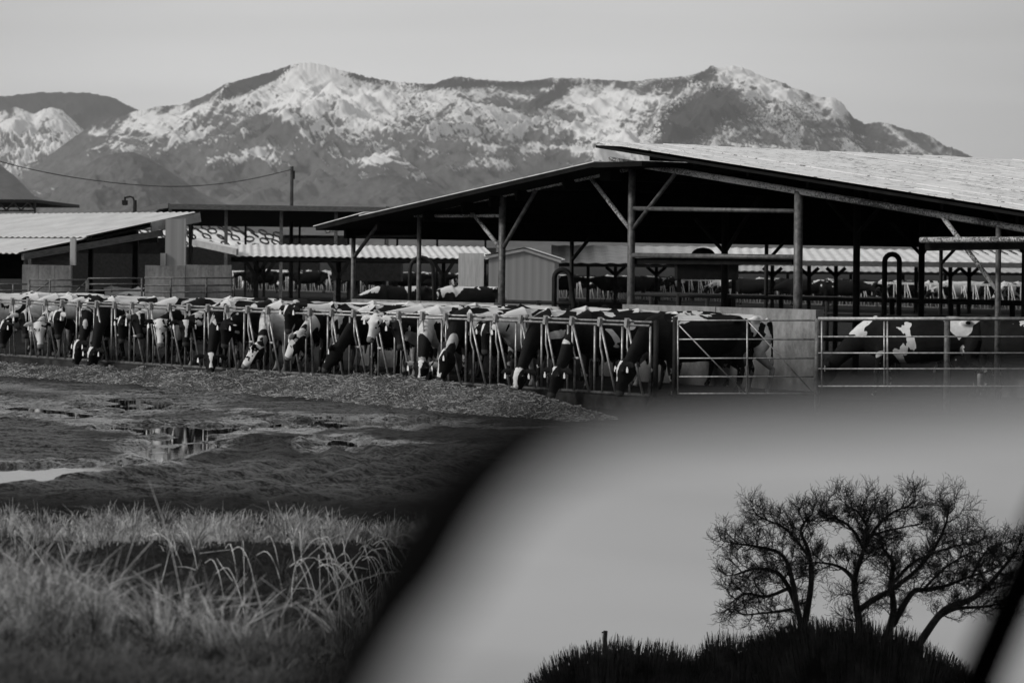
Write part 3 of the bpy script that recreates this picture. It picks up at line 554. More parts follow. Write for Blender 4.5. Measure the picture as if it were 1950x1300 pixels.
def purlins():                                                # boards on edge that carry the roofing, seen end on below the rake
    for a, b, ks in ((peakL - UP * .12, eaveL - UP * .12, (.035, .17, .33, .42, .52, .66, .83, .96)), (ridgeR - UP * .10 + D * .9, eaveR - UP * .10, (0.02, .10, .20, .31, .42, .54, .66, .78, .9))):
        for k in ks:
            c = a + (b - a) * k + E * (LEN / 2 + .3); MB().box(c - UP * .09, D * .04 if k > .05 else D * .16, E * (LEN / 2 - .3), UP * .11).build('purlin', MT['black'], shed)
purlins()
for i, off in enumerate((0, 6.4, 12.8, 19.2, 25.2)):
    aL, bL, aR, bR = rafterline(off); mt = MT['flake'] if i == 0 else MT['dark']; pm = MT['oldpipe'] if i == 0 else MT['dark']
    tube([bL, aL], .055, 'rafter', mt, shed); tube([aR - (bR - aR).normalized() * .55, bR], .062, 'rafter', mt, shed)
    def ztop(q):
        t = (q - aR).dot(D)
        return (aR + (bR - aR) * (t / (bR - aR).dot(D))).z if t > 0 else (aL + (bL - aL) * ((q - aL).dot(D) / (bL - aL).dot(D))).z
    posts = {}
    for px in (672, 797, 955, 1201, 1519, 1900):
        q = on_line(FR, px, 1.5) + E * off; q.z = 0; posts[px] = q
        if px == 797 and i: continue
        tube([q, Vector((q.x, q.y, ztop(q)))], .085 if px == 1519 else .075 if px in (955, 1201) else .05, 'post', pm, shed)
    def brace(px, z0, dt):
        q = posts[px]; a = Vector((q.x, q.y, z0)); b = q + D * dt; b.z = ztop(b) - .03; tube([a, b], .045, 'brace', mt if dt < 0 else pm, shed)
    brace(1201, 2.95, -1.25); brace(1201, 2.95, 1.3); brace(955, 2.55, -1.25) ; brace(955, 2.55, 1.1)
    brace(672, 2.35, 1.0); brace(1900, 1.9, -1.3)
    if i: brace(1519, 2.55, -1.2); brace(1519, 2.55, 1.2)
tube([fpt(1201, 397), fpt(1516, 402)], .045, 'cross_rail', MT['oldpipe'], shed); tube([fpt(790, 411), fpt(952, 411)], .035, 'cross_rail', MT['flake'], shed)
tube([fpt(680, 450), fpt(797, 450)], .035, 'cross_rail', MT['dark'], shed)
tube([fpt(1201, 486), fpt(1516, 490)], .05, 'cross_rail', MT['oldpipe'], shed)
MB().beam(fpt(1208, 497, .1), fpt(1510, 498, .1), .05, .12).build('cross_board', MT['black'], shed)
tube([fpt(672, 475, .2), fpt(672, 580, .2) - UP * .6], .035, 'pipe', MT['oldpipe'], shed)
# round fan on the second frame
q = on_line(FR + E * 6.4, 1339, 2.45); mb = MB(); mb.ball(q + UP * .02, .28, .22, .20, 12)
fan = mb.build('ventilation_fan', MT['dark'], None, True); tag(fan, 'dark rounded ventilation fan hung on the second post row of the shed', 'fan')
# bent pipe guards beside the posts
def hoop(px, pt, pb, wpx, off, lab, r=.055, mat='dark', skew=0):
    z0 = fpt(px, pb, off).z; c = fpt(px, pt, off); c0 = Vector((c.x, c.y, 0)); hw = wpx / 2 * c.y / F; top = c.z; pts = []
    X1 = Vector((1, 0, 0))
    pts.append(c0 - X1 * hw + UP * 0.0)
    for a in range(9):
        t = math.pi * a / 8; pts.append(c0 - X1 * hw * math.cos(t) + UP * (top - hw + hw * math.sin(t)))
    pts.append(c0 + X1 * (hw + skew) + UP * 0.0); o = MB().tube(pts, r, 8).build('pipe_hoop', MT[mat], None, True); tag(o, lab, 'pipe guard', 'bent pipe guards beside the shed posts')
hoop(1071, 514, 590, 30, 1.0, 'black bent pipe hoop behind the cow backs, right of the small gabled shed', skew=.28)
hoop(1699, 484, 590, 28, 6, 'tall black bent pipe hoop under the right half of the big shed')
hoop(803, 490, 585, 44, 7, 'dark bent pipe hoop left of the small gabled shed', .05, 'dark', .1)
# lower roof edge sticking in on the right
aw = empty('lean_to_roof', fpt(1860, 700), 'low pipe beam and dark board of a lean to at the right edge', 'lean to')
tube([fpt(1754, 457, -.9), fpt(2150, 455, -.9)], .05, 'beam', MT['flake'], aw); MB().beam(fpt(1764, 469, -.7), fpt(2150, 462, -.7), .06, .16).build('fascia_board', MT['black'], aw)
MB().box(fpt(2150, 460, -.8) - UP * 1.2, (.06, 0, 0), (0, .06, 0), (0, 0, 1.5)).build('post', MT['oldpipe'], aw)

# ---- concrete walls
def cwall(pxa, pxb, base, ztop, lab, th=.2, joints=None, z0=-.05, name='concrete_wall', mat='concrete'):
    a, b = on_line(base, pxa, ztop), on_line(base, pxb, ztop); a.z = b.z = 0; n = max(1, int((b - a).length / 2.4)) if joints is None else joints
    mb = MB(); d = (b - a) / n
    for i in range(n):
        c = a + d * (i + .5); c.z = (z0 + ztop) / 2; mb.box(c, d / 2 * .992, E * th / 2, UP * (ztop - z0 - .004 * (i % 2)) / 2)
    mb.box((a + b) / 2 + UP * (z0 + ztop - .1) / 2 + E * .01, (b - a) / 2 * .998, E * (th / 2 - .02), UP * (ztop - z0 - .1) / 2)
    o = mb.build(name, MT[mat], None, False, a); return tag(o, lab, 'wall')
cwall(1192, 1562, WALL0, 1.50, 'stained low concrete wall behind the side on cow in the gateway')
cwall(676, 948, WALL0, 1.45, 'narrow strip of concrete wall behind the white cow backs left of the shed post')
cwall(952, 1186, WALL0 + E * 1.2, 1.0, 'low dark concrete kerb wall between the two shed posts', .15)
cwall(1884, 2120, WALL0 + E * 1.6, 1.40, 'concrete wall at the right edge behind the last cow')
# ---- dark rails of the free stalls between the wall and the far barn
def railrun(P0, pa, pb, zs, posts, r, mat, lab, cat='fence', group=None, name='stall_rail'):
    a, b = on_line(P0, pa, zs[0]), on_line(P0, pb, zs[0]); root = empty(name, Vector((a.x, a.y, 0)), lab, cat, group)
    for z in zs: tube([Vector((a.x, a.y, z)), Vector((b.x, b.y, z))], r, 'rail', MT[mat], root, 6)
    for i in range(posts):
        q = a + (b - a) * (i / max(1, posts - 1)); tube([Vector((q.x, q.y, 0)), Vector((q.x, q.y, zs[0] + .05))], r * 1.3, 'post', MT[mat], root, 6)
    return root
railrun(WALL0 + E * 10, 1200, 2050, (1.52, 1.05, .6), 9, .045, 'dark', 'dark stall rails crossing under the right half of the big shed', group='stall rails under the shed')
railrun(WALL0 + E * 18, 1240, 2100, (1.42, 1.0), 8, .045, 'dark', 'dark stall rails farthest back under the big shed', group='stall rails under the shed')
railrun(WALL0 + E * 6, 948, 1188, (1.35, 1.0, .7), 4, .045, 'dark', 'black stall rails between the two shed posts at the centre', group='stall rails under the shed')
railrun(WALL0 + E * 11, 500, 680, (.95, .6, .35), 4, .035, 'oldpipe', 'dull pipe rails left of the leftmost shed post', group='stall rails under the shed')

# ================================================================ LEFT SHED AND ITS WALLS
R0 = P(381, 404, 86); L0 = P(36, 478, 81.5); back = -D * 24
ls = empty('corrugated_shed', Vector((R0.x, R0.y, 0)), 'low shed with bright corrugated roof and panelled end wall on the left', 'shed')
def quad_slab(name, a, b, c, d, th, mat, par):
    n = (b - a).cross(d - a).normalized(); n = n if n.z > 0 else -n; mb = MB(); vs = [a, b, c, d, a - n * th, b - n * th, c - n * th, d - n * th]
    mb.add(vs, [(0, 1, 2, 3), (7, 6, 5, 4), (0, 4, 5, 1), (1, 5, 6, 2), (2, 6, 7, 3), (3, 7, 4, 0)]); return mb.build(name, mat, par)
def corrug(name, a, b, run, per, amp, mat, par):              # real corrugation, ribs down the slope a->b, repeated along run
    n = (b - a).cross(run).normalized(); n = n if n.z > 0 else -n; k = int(run.length / per * 6); V = []; 
    for i in range(k + 1):
        t = i / k; o = n * amp * math.cos(2 * math.pi * i / 6)
        V += [a + run * t + o, b + run * t + o]
    Fs = [(2 * i, 2 * i + 1, 2 * i + 3, 2 * i + 2) for i in range(k)]; k2 = len(V); V += [v - n * .02 for v in V]
    Fs += [tuple(k2 + j for j in reversed(f)) for f in Fs]
    Fs += [(2 * i, 2 * i + 2, k2 + 2 * i + 2, k2 + 2 * i) for i in range(k)] + [(2 * i + 3, 2 * i + 1, k2 + 2 * i + 1, k2 + 2 * i + 3) for i in range(k)]
    return MB().add(V, Fs).build(name, mat, par, False)
mid = R0 + (L0 - R0) * .64
corrug('roof', R0, mid, back, .34, .02, MT['roofleft'], ls); corrug('roof', mid - UP * .07 + (R0 - L0) * .03, L0 - UP * .05, back, .34, .018, MT['roofleft'], ls)
quad_slab('roof_decking', R0 - UP * .06, mid - UP * .1, mid + back - UP * .1, R0 + back - UP * .06, .05, MT['roofdark'], ls)
fa = R0 - UP * .15; fb = R0 + (L0 - R0) * .28 - UP * .12
MB().beam(fa, fb, .06, .26).build('fascia', MT['fascia'], ls)
MB().beam(R0 + (L0 - R0) * .22 - UP * .36, R0 + (L0 - R0) * .98 - UP * .18, .12, .17).build('rafter', MT['timber'], ls)
MB().beam(P(318, 430, 84.9), P(376, 418, 86.2), .1, .2).build('rafter', MT['timber'], ls)
for k in (.36, .52, .68, .84): q = R0 + (L0 - R0) * k - UP * .22; MB().beam(q, q + back * .98, .08, .16).build('purlin', MT['black'], ls)
def upright(pa, pb, y0, y1, Y, mat, name, par, th=.1, slant=0):
    a, b = P(pa, y1, Y), P(pb, y1, Y); t = P((pa + pb) / 2, y0, Y).z; w_ = (b.x - a.x) / 2
    return MB().box(Vector(((a.x + b.x) / 2, Y, (t + a.z) / 2)), (w_, slant, 0), (0, th, 0), (0, 0, (t - a.z) / 2)).build(name, MT[mat], par)
upright(315, 351, 417, 507, 84.5, 'corr', 'end_panel', ls); upright(306, 316, 482, 507, 84.4, 'corr', 'end_panel', ls); upright(351, 353.5, 416, 507, 84.4, 'fascia', 'corner_trim', ls)
upright(134, 144, 453, 505, 82.5, 'panelm', 'post', ls); upright(60, 133, 470, 508, 83, 'timber', 'slat_wall', ls, .05)
upright(46, 52, 474, 505, 82.3, 'oldpipe', 'post', ls); upright(168, 176, 460, 575, 88, 'black', 'post', ls); upright(252, 262, 440, 575, 89, 'black', 'post', ls); upright(359, 364, 425, 520, 92, 'black', 'post', ls)
upright(150, 316, 452, 482, 96, 'black', 'interior_shade_panel', ls, .1)  # added black panels and beam stand in for the shed's interior shade
upright(-60, 48, 470, 530, 92, 'black', 'interior_shade_panel', ls, .1)
MB().beam(P(-60, 470, 90), P(300, 452, 90), .2, .3).build('interior_shade_beam', MT['black'], ls)
def blockwall(pa, pb, py, Y, lab, n):
    a, b = P(pa, py, Y), P(pb, py, Y); mb = MB(); w_ = (b.x - a.x) / n
    for i in range(n): mb.box(Vector((a.x + w_ * (i + .5), Y + .15, a.z / 2 - .05)), (w_ * .493, 0, 0), (0, .14, 0), (0, 0, a.z / 2 + .05 - .004 * (i % 3)))
    mb.box(Vector(((a.x + b.x) / 2, Y + .17, a.z / 2 - .1)), ((b.x - a.x) / 2 - .01, 0, 0), (0, .12, 0), (0, 0, a.z / 2))
    return tag(mb.build('concrete_wall', MT['concrete'], None, False, Vector((a.x, Y, 0))), lab, 'wall')
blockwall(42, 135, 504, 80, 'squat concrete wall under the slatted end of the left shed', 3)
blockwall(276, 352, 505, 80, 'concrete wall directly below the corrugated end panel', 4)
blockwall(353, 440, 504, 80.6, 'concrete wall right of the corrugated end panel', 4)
def gate(pa, pb, ys, Y, lab, name='pipe_gate', diag=(), verts=(), r=.02, rt=None, mat='oldpipe', group=None, cat='gate', Y2=None):
    Y2 = Y2 or Y; a0 = P(pa, ys[0], Y); root = empty(name, Vector((a0.x, a0.y, 0)), lab, cat, group)
    def T(px, py): k = (px - pa) / (pb - pa); return P(px, py, Y + (Y2 - Y) * k)
    for i, y in enumerate(ys): tube([T(pa, y), T(pb, y + .011 * (pb - pa) * 0)], rt if (rt and i == 0) else r, 'rail', MT[mat], root, 6)
    for v in verts: tube([T(v, ys[0]), T(v, ys[-1])], r * 1.2, 'upright', MT[mat], root, 6)
    for x0, y0, x1, y1 in diag: tube([T(x0, y0), T(x1, y1)], r * .9, 'brace', MT[mat], root, 6)
    return root
gate(56, 165, (533, 545, 556, 568, 580), 74, 'dark pipe gate in front of the squat concrete wall', verts=(56, 95, 165), diag=((58, 562, 95, 536),), r=.022, group='pipe gates behind the fence')
gate(168, 272, (530, 541, 553, 565, 577), 75, 'dark pipe gate between the two concrete walls', verts=(168, 270), diag=((140, 560, 166, 534),), r=.022, group='pipe gates behind the fence')
gate(275, 446, (529, 543, 556, 568), 74.5, 'thin pipe fence before the corrugated panel wall', verts=(325, 393, 446), r=.022, group='pipe gates behind the fence', name='pipe_fence', cat='fence')
gate(-40, 52, (541, 553, 566), 73, 'pipe fence at the far left behind the first cows', verts=(25,), r=.022, group='pipe gates behind the fence', name='pipe_fence', cat='fence')

# ================================================================ FAR BUILDINGS
def fpost(par, px, y0, y1, Y, wpx, mat, name='post'):
    a = P(px, y0, Y); zb = 0 if y1 is None else P(px, y1, Y).z
    return MB().box(Vector((a.x, Y, (a.z + zb) / 2)), (wpx / 2 * Y / F, 0, 0), (0, wpx / 2 * Y / F, 0), (0, 0, (a.z - zb) / 2)).build(name, MT[mat], par)
b3 = empty('hay_shed', P(430, 500, 140) * 1.0, 'tall flat roofed open shed far behind the corrugated shed', 'shed')
zA = P(322, 389, 140); zB = P(1050, 400, 140); zL = P(222, 406, 175)
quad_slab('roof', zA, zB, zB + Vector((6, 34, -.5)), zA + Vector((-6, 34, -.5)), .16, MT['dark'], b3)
MB().beam(zA - UP * .1, zB - UP * .1, .1, .24).build('fascia', MT['timber'], b3); MB().beam(zA - UP * .06, zL, .1, .22).build('fascia', MT['timber'], b3)
for px in (324, 431, 536, 640, 738): fpost(b3, px, 393, None, 140.5, 6, 'oldpipe')
for px in (366, 468, 571, 664, 735, 757, 833, 925): fpost(b3, px, 418, None, 168, 4, 'dark')
bb = empty('truss_shed', P(30, 500, 200), 'dark roof end with zigzag truss at the far left skyline', 'shed')
a, b = P(-120, 379, 200), P(69, 380, 200); quad_slab('roof', a, b, b + Vector((0, 20, 0)), a + Vector((0, 20, 0)), .22, MT['dark'], bb)
t = MB(); pts = [P(-100 + 14 * i, 386 if i % 2 else 401, 200) for i in range(13)]
for i in range(12): t.tube([pts[i], pts[i + 1]], .06, 5)
t.tube([P(-100, 402, 200), P(68, 401, 200)], .06, 5); t.build('truss', MT['dark'], bb); fpost(bb, 67, 381, None, 200, 3, 'dark'); fpost(bb, -60, 381, None, 200, 3, 'dark')
# white silage sheet weighed down with tyres
pile = MB(); Yp = 225; xs = list(range(130, 600, 6))
def ptop(px): return interp(px, [(130, 448), (170, 444), (230, 441), (330, 437), (400, 438), (470, 443), (540, 454), (600, 466)])
V = []; rows = 12
for px in xs:
    for r_ in range(rows):
        k = r_ / (rows - 1); Yr = Yp + 22 * (1 - k); top = P(px, ptop(px), Yp + 22).z; z = top * (1 - k ** 1.6 * .95); V.append(XY(px, Yr, z) + UP * .15 * rnd.random())
n_ = len(xs); Fs = [(i * rows + j, i * rows + j + 1, (i + 1) * rows + j + 1, (i + 1) * rows + j) for i in range(n_ - 1) for j in range(rows - 1)]
tag(MB().add(V, Fs).build('silage_pile', MT['tarp'], None, True), 'white sheeted silage pile dotted with tyres behind the low roofs', 'silage pile')
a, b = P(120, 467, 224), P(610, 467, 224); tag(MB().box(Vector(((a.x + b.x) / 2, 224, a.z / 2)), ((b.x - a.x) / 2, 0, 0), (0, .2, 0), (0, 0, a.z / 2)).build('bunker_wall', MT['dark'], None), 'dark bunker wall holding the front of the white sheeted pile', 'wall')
ty = None; cnt = 0
for r_, k in enumerate((.1, .24, .38, .52, .66)):
    for i in range(16):
        px = 150 + 27 * i + (13 if r_ % 2 else 0) + rnd.uniform(-4, 4)
        if px > 560 + 10 * (k > .5): continue
        Yr = Yp + 22 * (1 - k); z = P(px, ptop(px), Yp + 22).z * (1 - k ** 1.6 * .95) + .32; c = XY(px, Yr, z)
        if ty is None:
            pts = [Vector((math.cos(2 * math.pi * j / 14) * .36, math.sin(2 * math.pi * j / 14) * .36, 0)) for j in range(15)]
            ty = MB().tube(pts, .075, 6, False).build('tyre', MT['tyre'], None, True); o = ty
        else: o = ty.copy(); COL.objects.link(o)
        o.location = c; o.rotation_euler = (math.radians(34 + rnd.uniform(-4, 4)), rnd.uniform(-.1, .1), rnd.uniform(0, 3)); tag(o, 'old tyre lying on the white sheet of the silage pile', 'tyre', 'tyres on the silage sheet')
# long low pale roof behind, left half
lr_ = empty('long_low_shed', P(700, 560, 120), 'long low open shed with pale corrugated roof across the middle', 'shed')
def flatroof(par, pa, ya, pb, yb, Y, la, lb, Yb, mat, per=.5):
    per *= .6      # front eave (pa,ya)-(pb,yb) at depth Y; upper edge la, lb at depth Yb
    a, b = P(pa, ya, Y), P(pb, yb, Y); c, d = P(pb, lb, Yb), P(pa, la, Yb)
    corrug('roof', d, a, b - a, per, .022, mat, par)
    return quad_slab('roof_decking', a - UP * .09, b - UP * .09, c - UP * .09, d - UP * .09, .1, MT['roofdark'], par)
flatroof(lr_, 448, 487, 945, 492, 120, 465, 468, 126, MT['roofpale'])
quad_slab('end_roof', P(368, 458, 122), P(450, 476, 118), P(455, 470, 121), P(376, 455, 125), .06, MT['roofpale'], lr_)
MB().beam(P(368, 462, 121.5), P(452, 480, 117.8), .1, .24).build('fascia', MT['fascia'], lr_)
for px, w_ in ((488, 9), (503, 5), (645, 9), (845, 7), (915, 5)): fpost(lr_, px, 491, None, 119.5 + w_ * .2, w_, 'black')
for px in (488, 645, 503, 845): 
    for s_ in (-1, 1): MB().beam(P(px, 528, 120), P(px + s_ * 20, 497, 120), .12, .14).build('brace', MT['black'], lr_)
MB().beam(P(440, 494, 121), P(945, 498, 121), .1, .2).build('beam', MT['black'], lr_)
# small gabled shed
gs = empty('gabled_shed', P(990, 560, 112), 'small pale corrugated shed with a gable between the shed posts', 'shed')
g0, g1, gp = P(931, 488, 112), P(1056, 495, 112), P(998, 477, 112); dp = Vector((.3, 9, 0))
Vs = [Vector((g0.x, 112, 0)), Vector((g1.x, 112, 0)), g1, gp, g0]; mb = MB(); mb.add(Vs + [v + dp for v in Vs], [(0, 1, 2, 3, 4), (9, 8, 7, 6, 5), (0, 4, 9, 5), (1, 6, 7, 2)]); mb.build('wall', MT['corr'], gs)
corrug('roof', gp + UP * .1, g1 + UP * .06 + Vector((.25, 0, -.05)), dp, .5, .03, MT['roofpale'], gs); corrug('roof', gp + UP * .1, g0 + UP * .08 - Vector((.15, 0, .03)), dp, .3, .015, MT['roofpale'], gs)
MB().beam(gp + UP * .02 - Vector((0, .06, 0)), g1 + Vector((.25, -.06, -.06)), .05, .1).build('fascia', MT['fascia'], gs); MB().beam(gp + UP * .02 - Vector((0, .06, 0)), g0 + Vector((-.2, -.06, -.06)), .05, .1).build('fascia', MT['fascia'], gs)
MB().box(P(897, 535, 118) , (.5, 0, 0), (0, .3, 0), (0, 0, 1.1)).build('side_tank', MT['panelm'], gs)
# dull ribbed roof behind it and the pale roofs to the right
r2 = empty('ribbed_roof_shed', P(1120, 560, 150), 'low shed with dull diagonally ribbed roof right of the small gabled shed', 'shed'); flatroof(r2, 1050, 500, 1390, 503, 146, 467, 471, 156, MT['roofmid'], 1.2)
for px in (1120, 1172, 1250, 1385): fpost(r2, px, 504, None, 148, 6, 'black')
for px in (1172, 1250):
    for s_ in (-1, 1): MB().beam(P(px, 524, 148), P(px + s_ * 18, 508, 148), .12, .16).build('brace', MT['black'], r2)
r3 = empty('pale_roof_shed', P(1700, 560, 150), 'long pale roofed open shed seen beneath the right half of the big shed', 'shed'); flatroof(r3, 1330, 494, 2080, 502, 138, 471, 475, 150, MT['roofpale'], .8)
MB().beam(P(1330, 499, 137.8), P(2080, 507, 137.8), .1, .24).build('fascia', MT['timber'], r3)
for px in (1471, 1541, 1592, 1810, 1846, 1745): fpost(r3, px, 500, None, 142, 7, 'black')
for px in (1471, 1541, 1592, 1810, 1846):
    for s_ in (-1, 1): MB().beam(P(px, 526, 142), P(px + s_ * 18, 510, 142), .12, .16).build('brace', MT['black'], r3)
r4 = empty('grey_roof_shed', P(1700, 560, 185), 'grey roofed shed farthest back beyond the long pale roof', 'shed'); flatroof(r4, 1330, 515, 2120, 520, 185, 505, 508, 192, MT['roofmid'], .8)
for px in (1400, 1500, 1620, 1720, 1800, 1900): fpost(r4, px, 516, None, 186, 5, 'black')
# dark shelter block in the middle
MBk = MB(); MBk.box(P(1345, 512, 118), (1.2, 0, 0), (0, 1.0, 0), (0, 0, .42)); MBk.box(P(1345, 501, 118), (1.35, 0, 0), (0, 1.15, 0), (0, 0, .06))
for sx in (-1, 1): MBk.box(P(1345 + 52 * sx, 540, 118), (.08, 0, 0), (0, .08, 0), (0, 0, 1.1))
tag(MBk.build('feed_bin', MT['black'], None, False), 'dark boxy feed bin on legs below the cross rail of the big shed', 'feed bin')
MBk = MB(); MBk.box(P(700, 517, 130), (1.5, 0, 0), (0, 1.2, 0), (0, 0, .4)); MBk.box(P(700, 507, 130), (1.0, 0, 0), (0, 1.0, 0), (0, 0, .18)); MBk.box(P(675, 540, 130), (.2, 0, 0), (0, 1, 0), (0, 0, .8)); MBk.box(P(725, 540, 130), (.2, 0, 0), (0, 1, 0), (0, 0, .8))
tag(MBk.build('feed_wagon', MT['dark'], None, False), 'dark low wagon under the long pale roof', 'wagon')
quad = MB(); quad.box(P(600, 461, 210), (2.3, 0, 0), (0, 2, 0), (0, 0, .42)); quad.box(P(598, 451, 210), (1.9, 0, 0), (0, 2, 0), (0, 0, .1)); quad.box(P(600, 470, 210), (2.1, 0, 0), (0, 1.6, 0), (0, 0, .8))
tag(quad.build('container', MT['dark'], None, False), 'dark long container left of the shed eave behind the pale roof', 'container')
# street lamp, utility pole, cable
lp = empty('yard_lamp', Vector((P(257, 400, 112).x, 112, 0)), 'small yard lamp on a curved arm above the corrugated roof', 'lamp')
a = P(257, 381, 112); tube([Vector((a.x, 112, 0)), a], .07, 'post', MT['dark'], lp); tube([a - UP * .1, P(253, 376, 112), P(247, 374.5, 112), P(240, 376, 112)], .035, 'arm', MT['dark'], lp)
q = P(238, 385, 112); MB().box(q, (.1, 0, 0), (0, .1, 0), (0, 0, .07)).box(q - UP * .07, (.08, 0, 0), (0, .08, 0), (0, 0, .05)).tube([q + UP * .05, q + UP * .2], .04, 6).build('lamp_head', MT['dark'], lp)
MB().tube([q - Vector((0, 0, .09)), q - UP * .02], [.12, .1], 10).build('lamp_shade', MT['dark'], lp)
up_ = empty('utility_pole', Vector((P(556, 400, 160).x, 160, 0)), 'thin wooden utility pole rising beyond the low sheds', 'utility pole')
a = P(556, 317, 160); tube([Vector((a.x, 160, 0)), a], [.12, .085], 'pole', MT['wood'], up_); q = P(559, 333, 160); MB().box(q, (.07, 0, 0), (0, .06, 0), (0, 0, .22)).build('fitting', MT['dark'], up_); MB().tube([P(553, 323, 160), P(559, 323, 160)], .04, 6).build('insulator', MT['dark'], up_)
pts = []; A_, B_ = P(555, 323, 160), P(-110, 280, 132)
for i in range(33):
    t_ = i / 32; py = np.interp(555 - 665 * t_, [-110, 0, 100, 200, 290, 350, 420, 480, 555], [272, 309, 332, 347, 355, 356, 351, 342, 323]); pts.append(P(555 - 665 * t_, py, 160 - 28 * t_))
pts2 = [sum((pts[max(0, min(32, i + j))] for j in (-2, -1, 0, 1, 2)), Vector()) / 5 for i in range(33)]; pts2[0] = pts[0]; pts2[-1] = pts[-1]
tag(MB().tube(pts2, .022, 5).build('power_cable', MT['wire'], None, True), 'sagging overhead cable running left from the utility pole', 'cable')

# ================================================================ HEADLOCK FENCES
def headlock(base, pa, pb, npx, lab, full=True, floor=0.0, pitch=.76, r=1.0, mat='pipe', matb='bracket', opn=()):
    a, b = on_line(base, pa, .6), on_line(base, pb, .6); a.z = b.z = 0; L = (b - a).length; d = (b - a).normalized(); n = int(round(L / pitch)); p = L / n
    root = empty('headlock_fence', a, lab, 'fence'); out = -E * .0
    T1 = 1.25
    tube([a + UP * (T1 - .012) - E * .03, b + UP * (T1 - .012) - E * .03], .021 * r, 'top_rail', MT[mat], root, 8)
    tube([a + UP * (T1 + .05) + E * .03, b + UP * (T1 + .05) + E * .03], .021 * r, 'top_rail', MT[mat], root, 8)
    tube([a + UP * .03, b + UP * .03], .035 * r, 'bottom_rail', MT['oldpipe'], root, 8)
    if n > 95: n = 95; p = L / n
    for i in range(n + 1):
        o = a + d * (p * i)
        tube([o + UP * .02, o + UP * (T1 - .02)], .021 * r, 'fixed_bar', MT[mat], root, 6)
        if i == n: break
        h = o + d * (.17 * p / .76 + rnd.uniform(-.02, .02)); shut = i in opn
        kx = rnd.uniform(-.02, .02)
        tube([h + UP * (T1 - .02) - E * .02, h + UP * .85 - E * .02, h + d * (.075 + kx) + UP * .66 - E * .02, h + d * (.075 + kx) + UP * .02 - E * .02], .019 * r, 'neck_bar', MT[mat], root, 6)
        lean = rnd.choice((.36, .40, .44)) if not shut else .10
        hh = h + d * .05
        tube([hh + UP * (T1 + .02) - E * .07, hh + d * lean * .5 + UP * .68 - E * .07, hh + d * lean + UP * .05 - E * .05], .021 * r, 'swing_bar', MT[mat], root, 6)
        if full:
            MB().box(hh + UP * (T1 + .03) - E * .07 + d * .0, d * .032 + UP * -.008, E * .045, UP * .075 + d * .01).build('latch_bracket', MT[matb], root)
            MB().tube([hh + UP * (T1 + .085) - E * .06, hh + d * .09 + UP * (T1 + .06) - E * .03], [.022, .016], 7).build('latch_stop', MT['rubber'], root, True)
            if rnd.random() < .6: MB().tube([h + d * .08 + UP * .62 - E * .03, h + d * .19 + UP * .62 - E * .03], [.028, .018], 8).build('rubber_stop', MT['rubber'], root, True)
    return root
near = headlock(FA, -70, 1238, 0, 'near galvanised headlock feed fence with cows reaching through it', True, 0, .74, 1.0, 'pipe', 'bracket', (3, 6, 9, 14, 19, 24))
MB().box((on_line(FA, -70, 0) + on_line(FA, 1238, 0)) / 2 - UP * .20 + E * .05, (on_line(FA, 1238, 0) - on_line(FA, -70, 0)) / 2, E * .14, UP * .20).build('kerb', MT['kerb'], near)
# taller post where two lengths of the fence meet
q = on_line(FA, 998, 0); tube([q + E * .06, q + E * .06 + UP * 1.36], .035, 'joint_post', MT['oldpipe'], near); MB().box(q + UP * 1.31, D * .07, E * .05, UP * .012).build('joint_cap', MT['bracket'], near)
q = on_line(FA, 1236, 0); tube([q + D * .12 + E * .04, q + D * .12 + E * .04 + UP * 1.33], .045, 'end_post', MT['dark'], near)
FARF = XY(1950, 152, 0)
headlock(FARF, 440, 1240, 0, 'distant row of headlocks on the left in front of far cows', False, 0, .95, 1.5, 'palepipe')
headlock(FARF, 1241, 1990, 0, 'distant row of headlocks on the right seen under the big shed', False, 0, .8, 1.2, 'palepipe')

# ================================================================ GATES ON THE RIGHT
gate(1290, 1556, (610, 646, 682, 717, 749), 51.6, 'thin five rail pipe gate across the side on cow', verts=(1291, 1423, 1553), diag=((1291, 617, 1416, 747), (1425, 612, 1545, 744)), r=.013, mat='pipe', cat='gate')
q = P(1285, 700, 51.7); tag(MB().tube([Vector((q.x, q.y, -.2)), Vector((q.x, q.y, P(1285, 603, 51.7).z))], .045, 10).build('gate_post', MT['dark'], None, True), 'dark gate post left of the thin pipe gate', 'post')
g2 = gate(1558, 2120, (607, 641, 672, 702, 735), 51.4, 'long pipe gate with a thick top rail at the right edge', verts=(1565, 1684, 1690), r=.014, rt=.034, mat='pipe', Y2=50.6)
for px, r_ in ((1556, .05), (1803, .055)):
    q = P(px, 700, 51.5); tag(MB().tube([Vector((q.x, q.y, -.2)), Vector((q.x, q.y, P(px, 606, 51.5).z))], r_, 10).build('gate_post', MT['oldpipe'], None, True), {1556: 'rusty pipe post where the thin gate meets the thick railed gate', 1803: 'pipe post halfway along the thick railed gate'}[px], 'post')

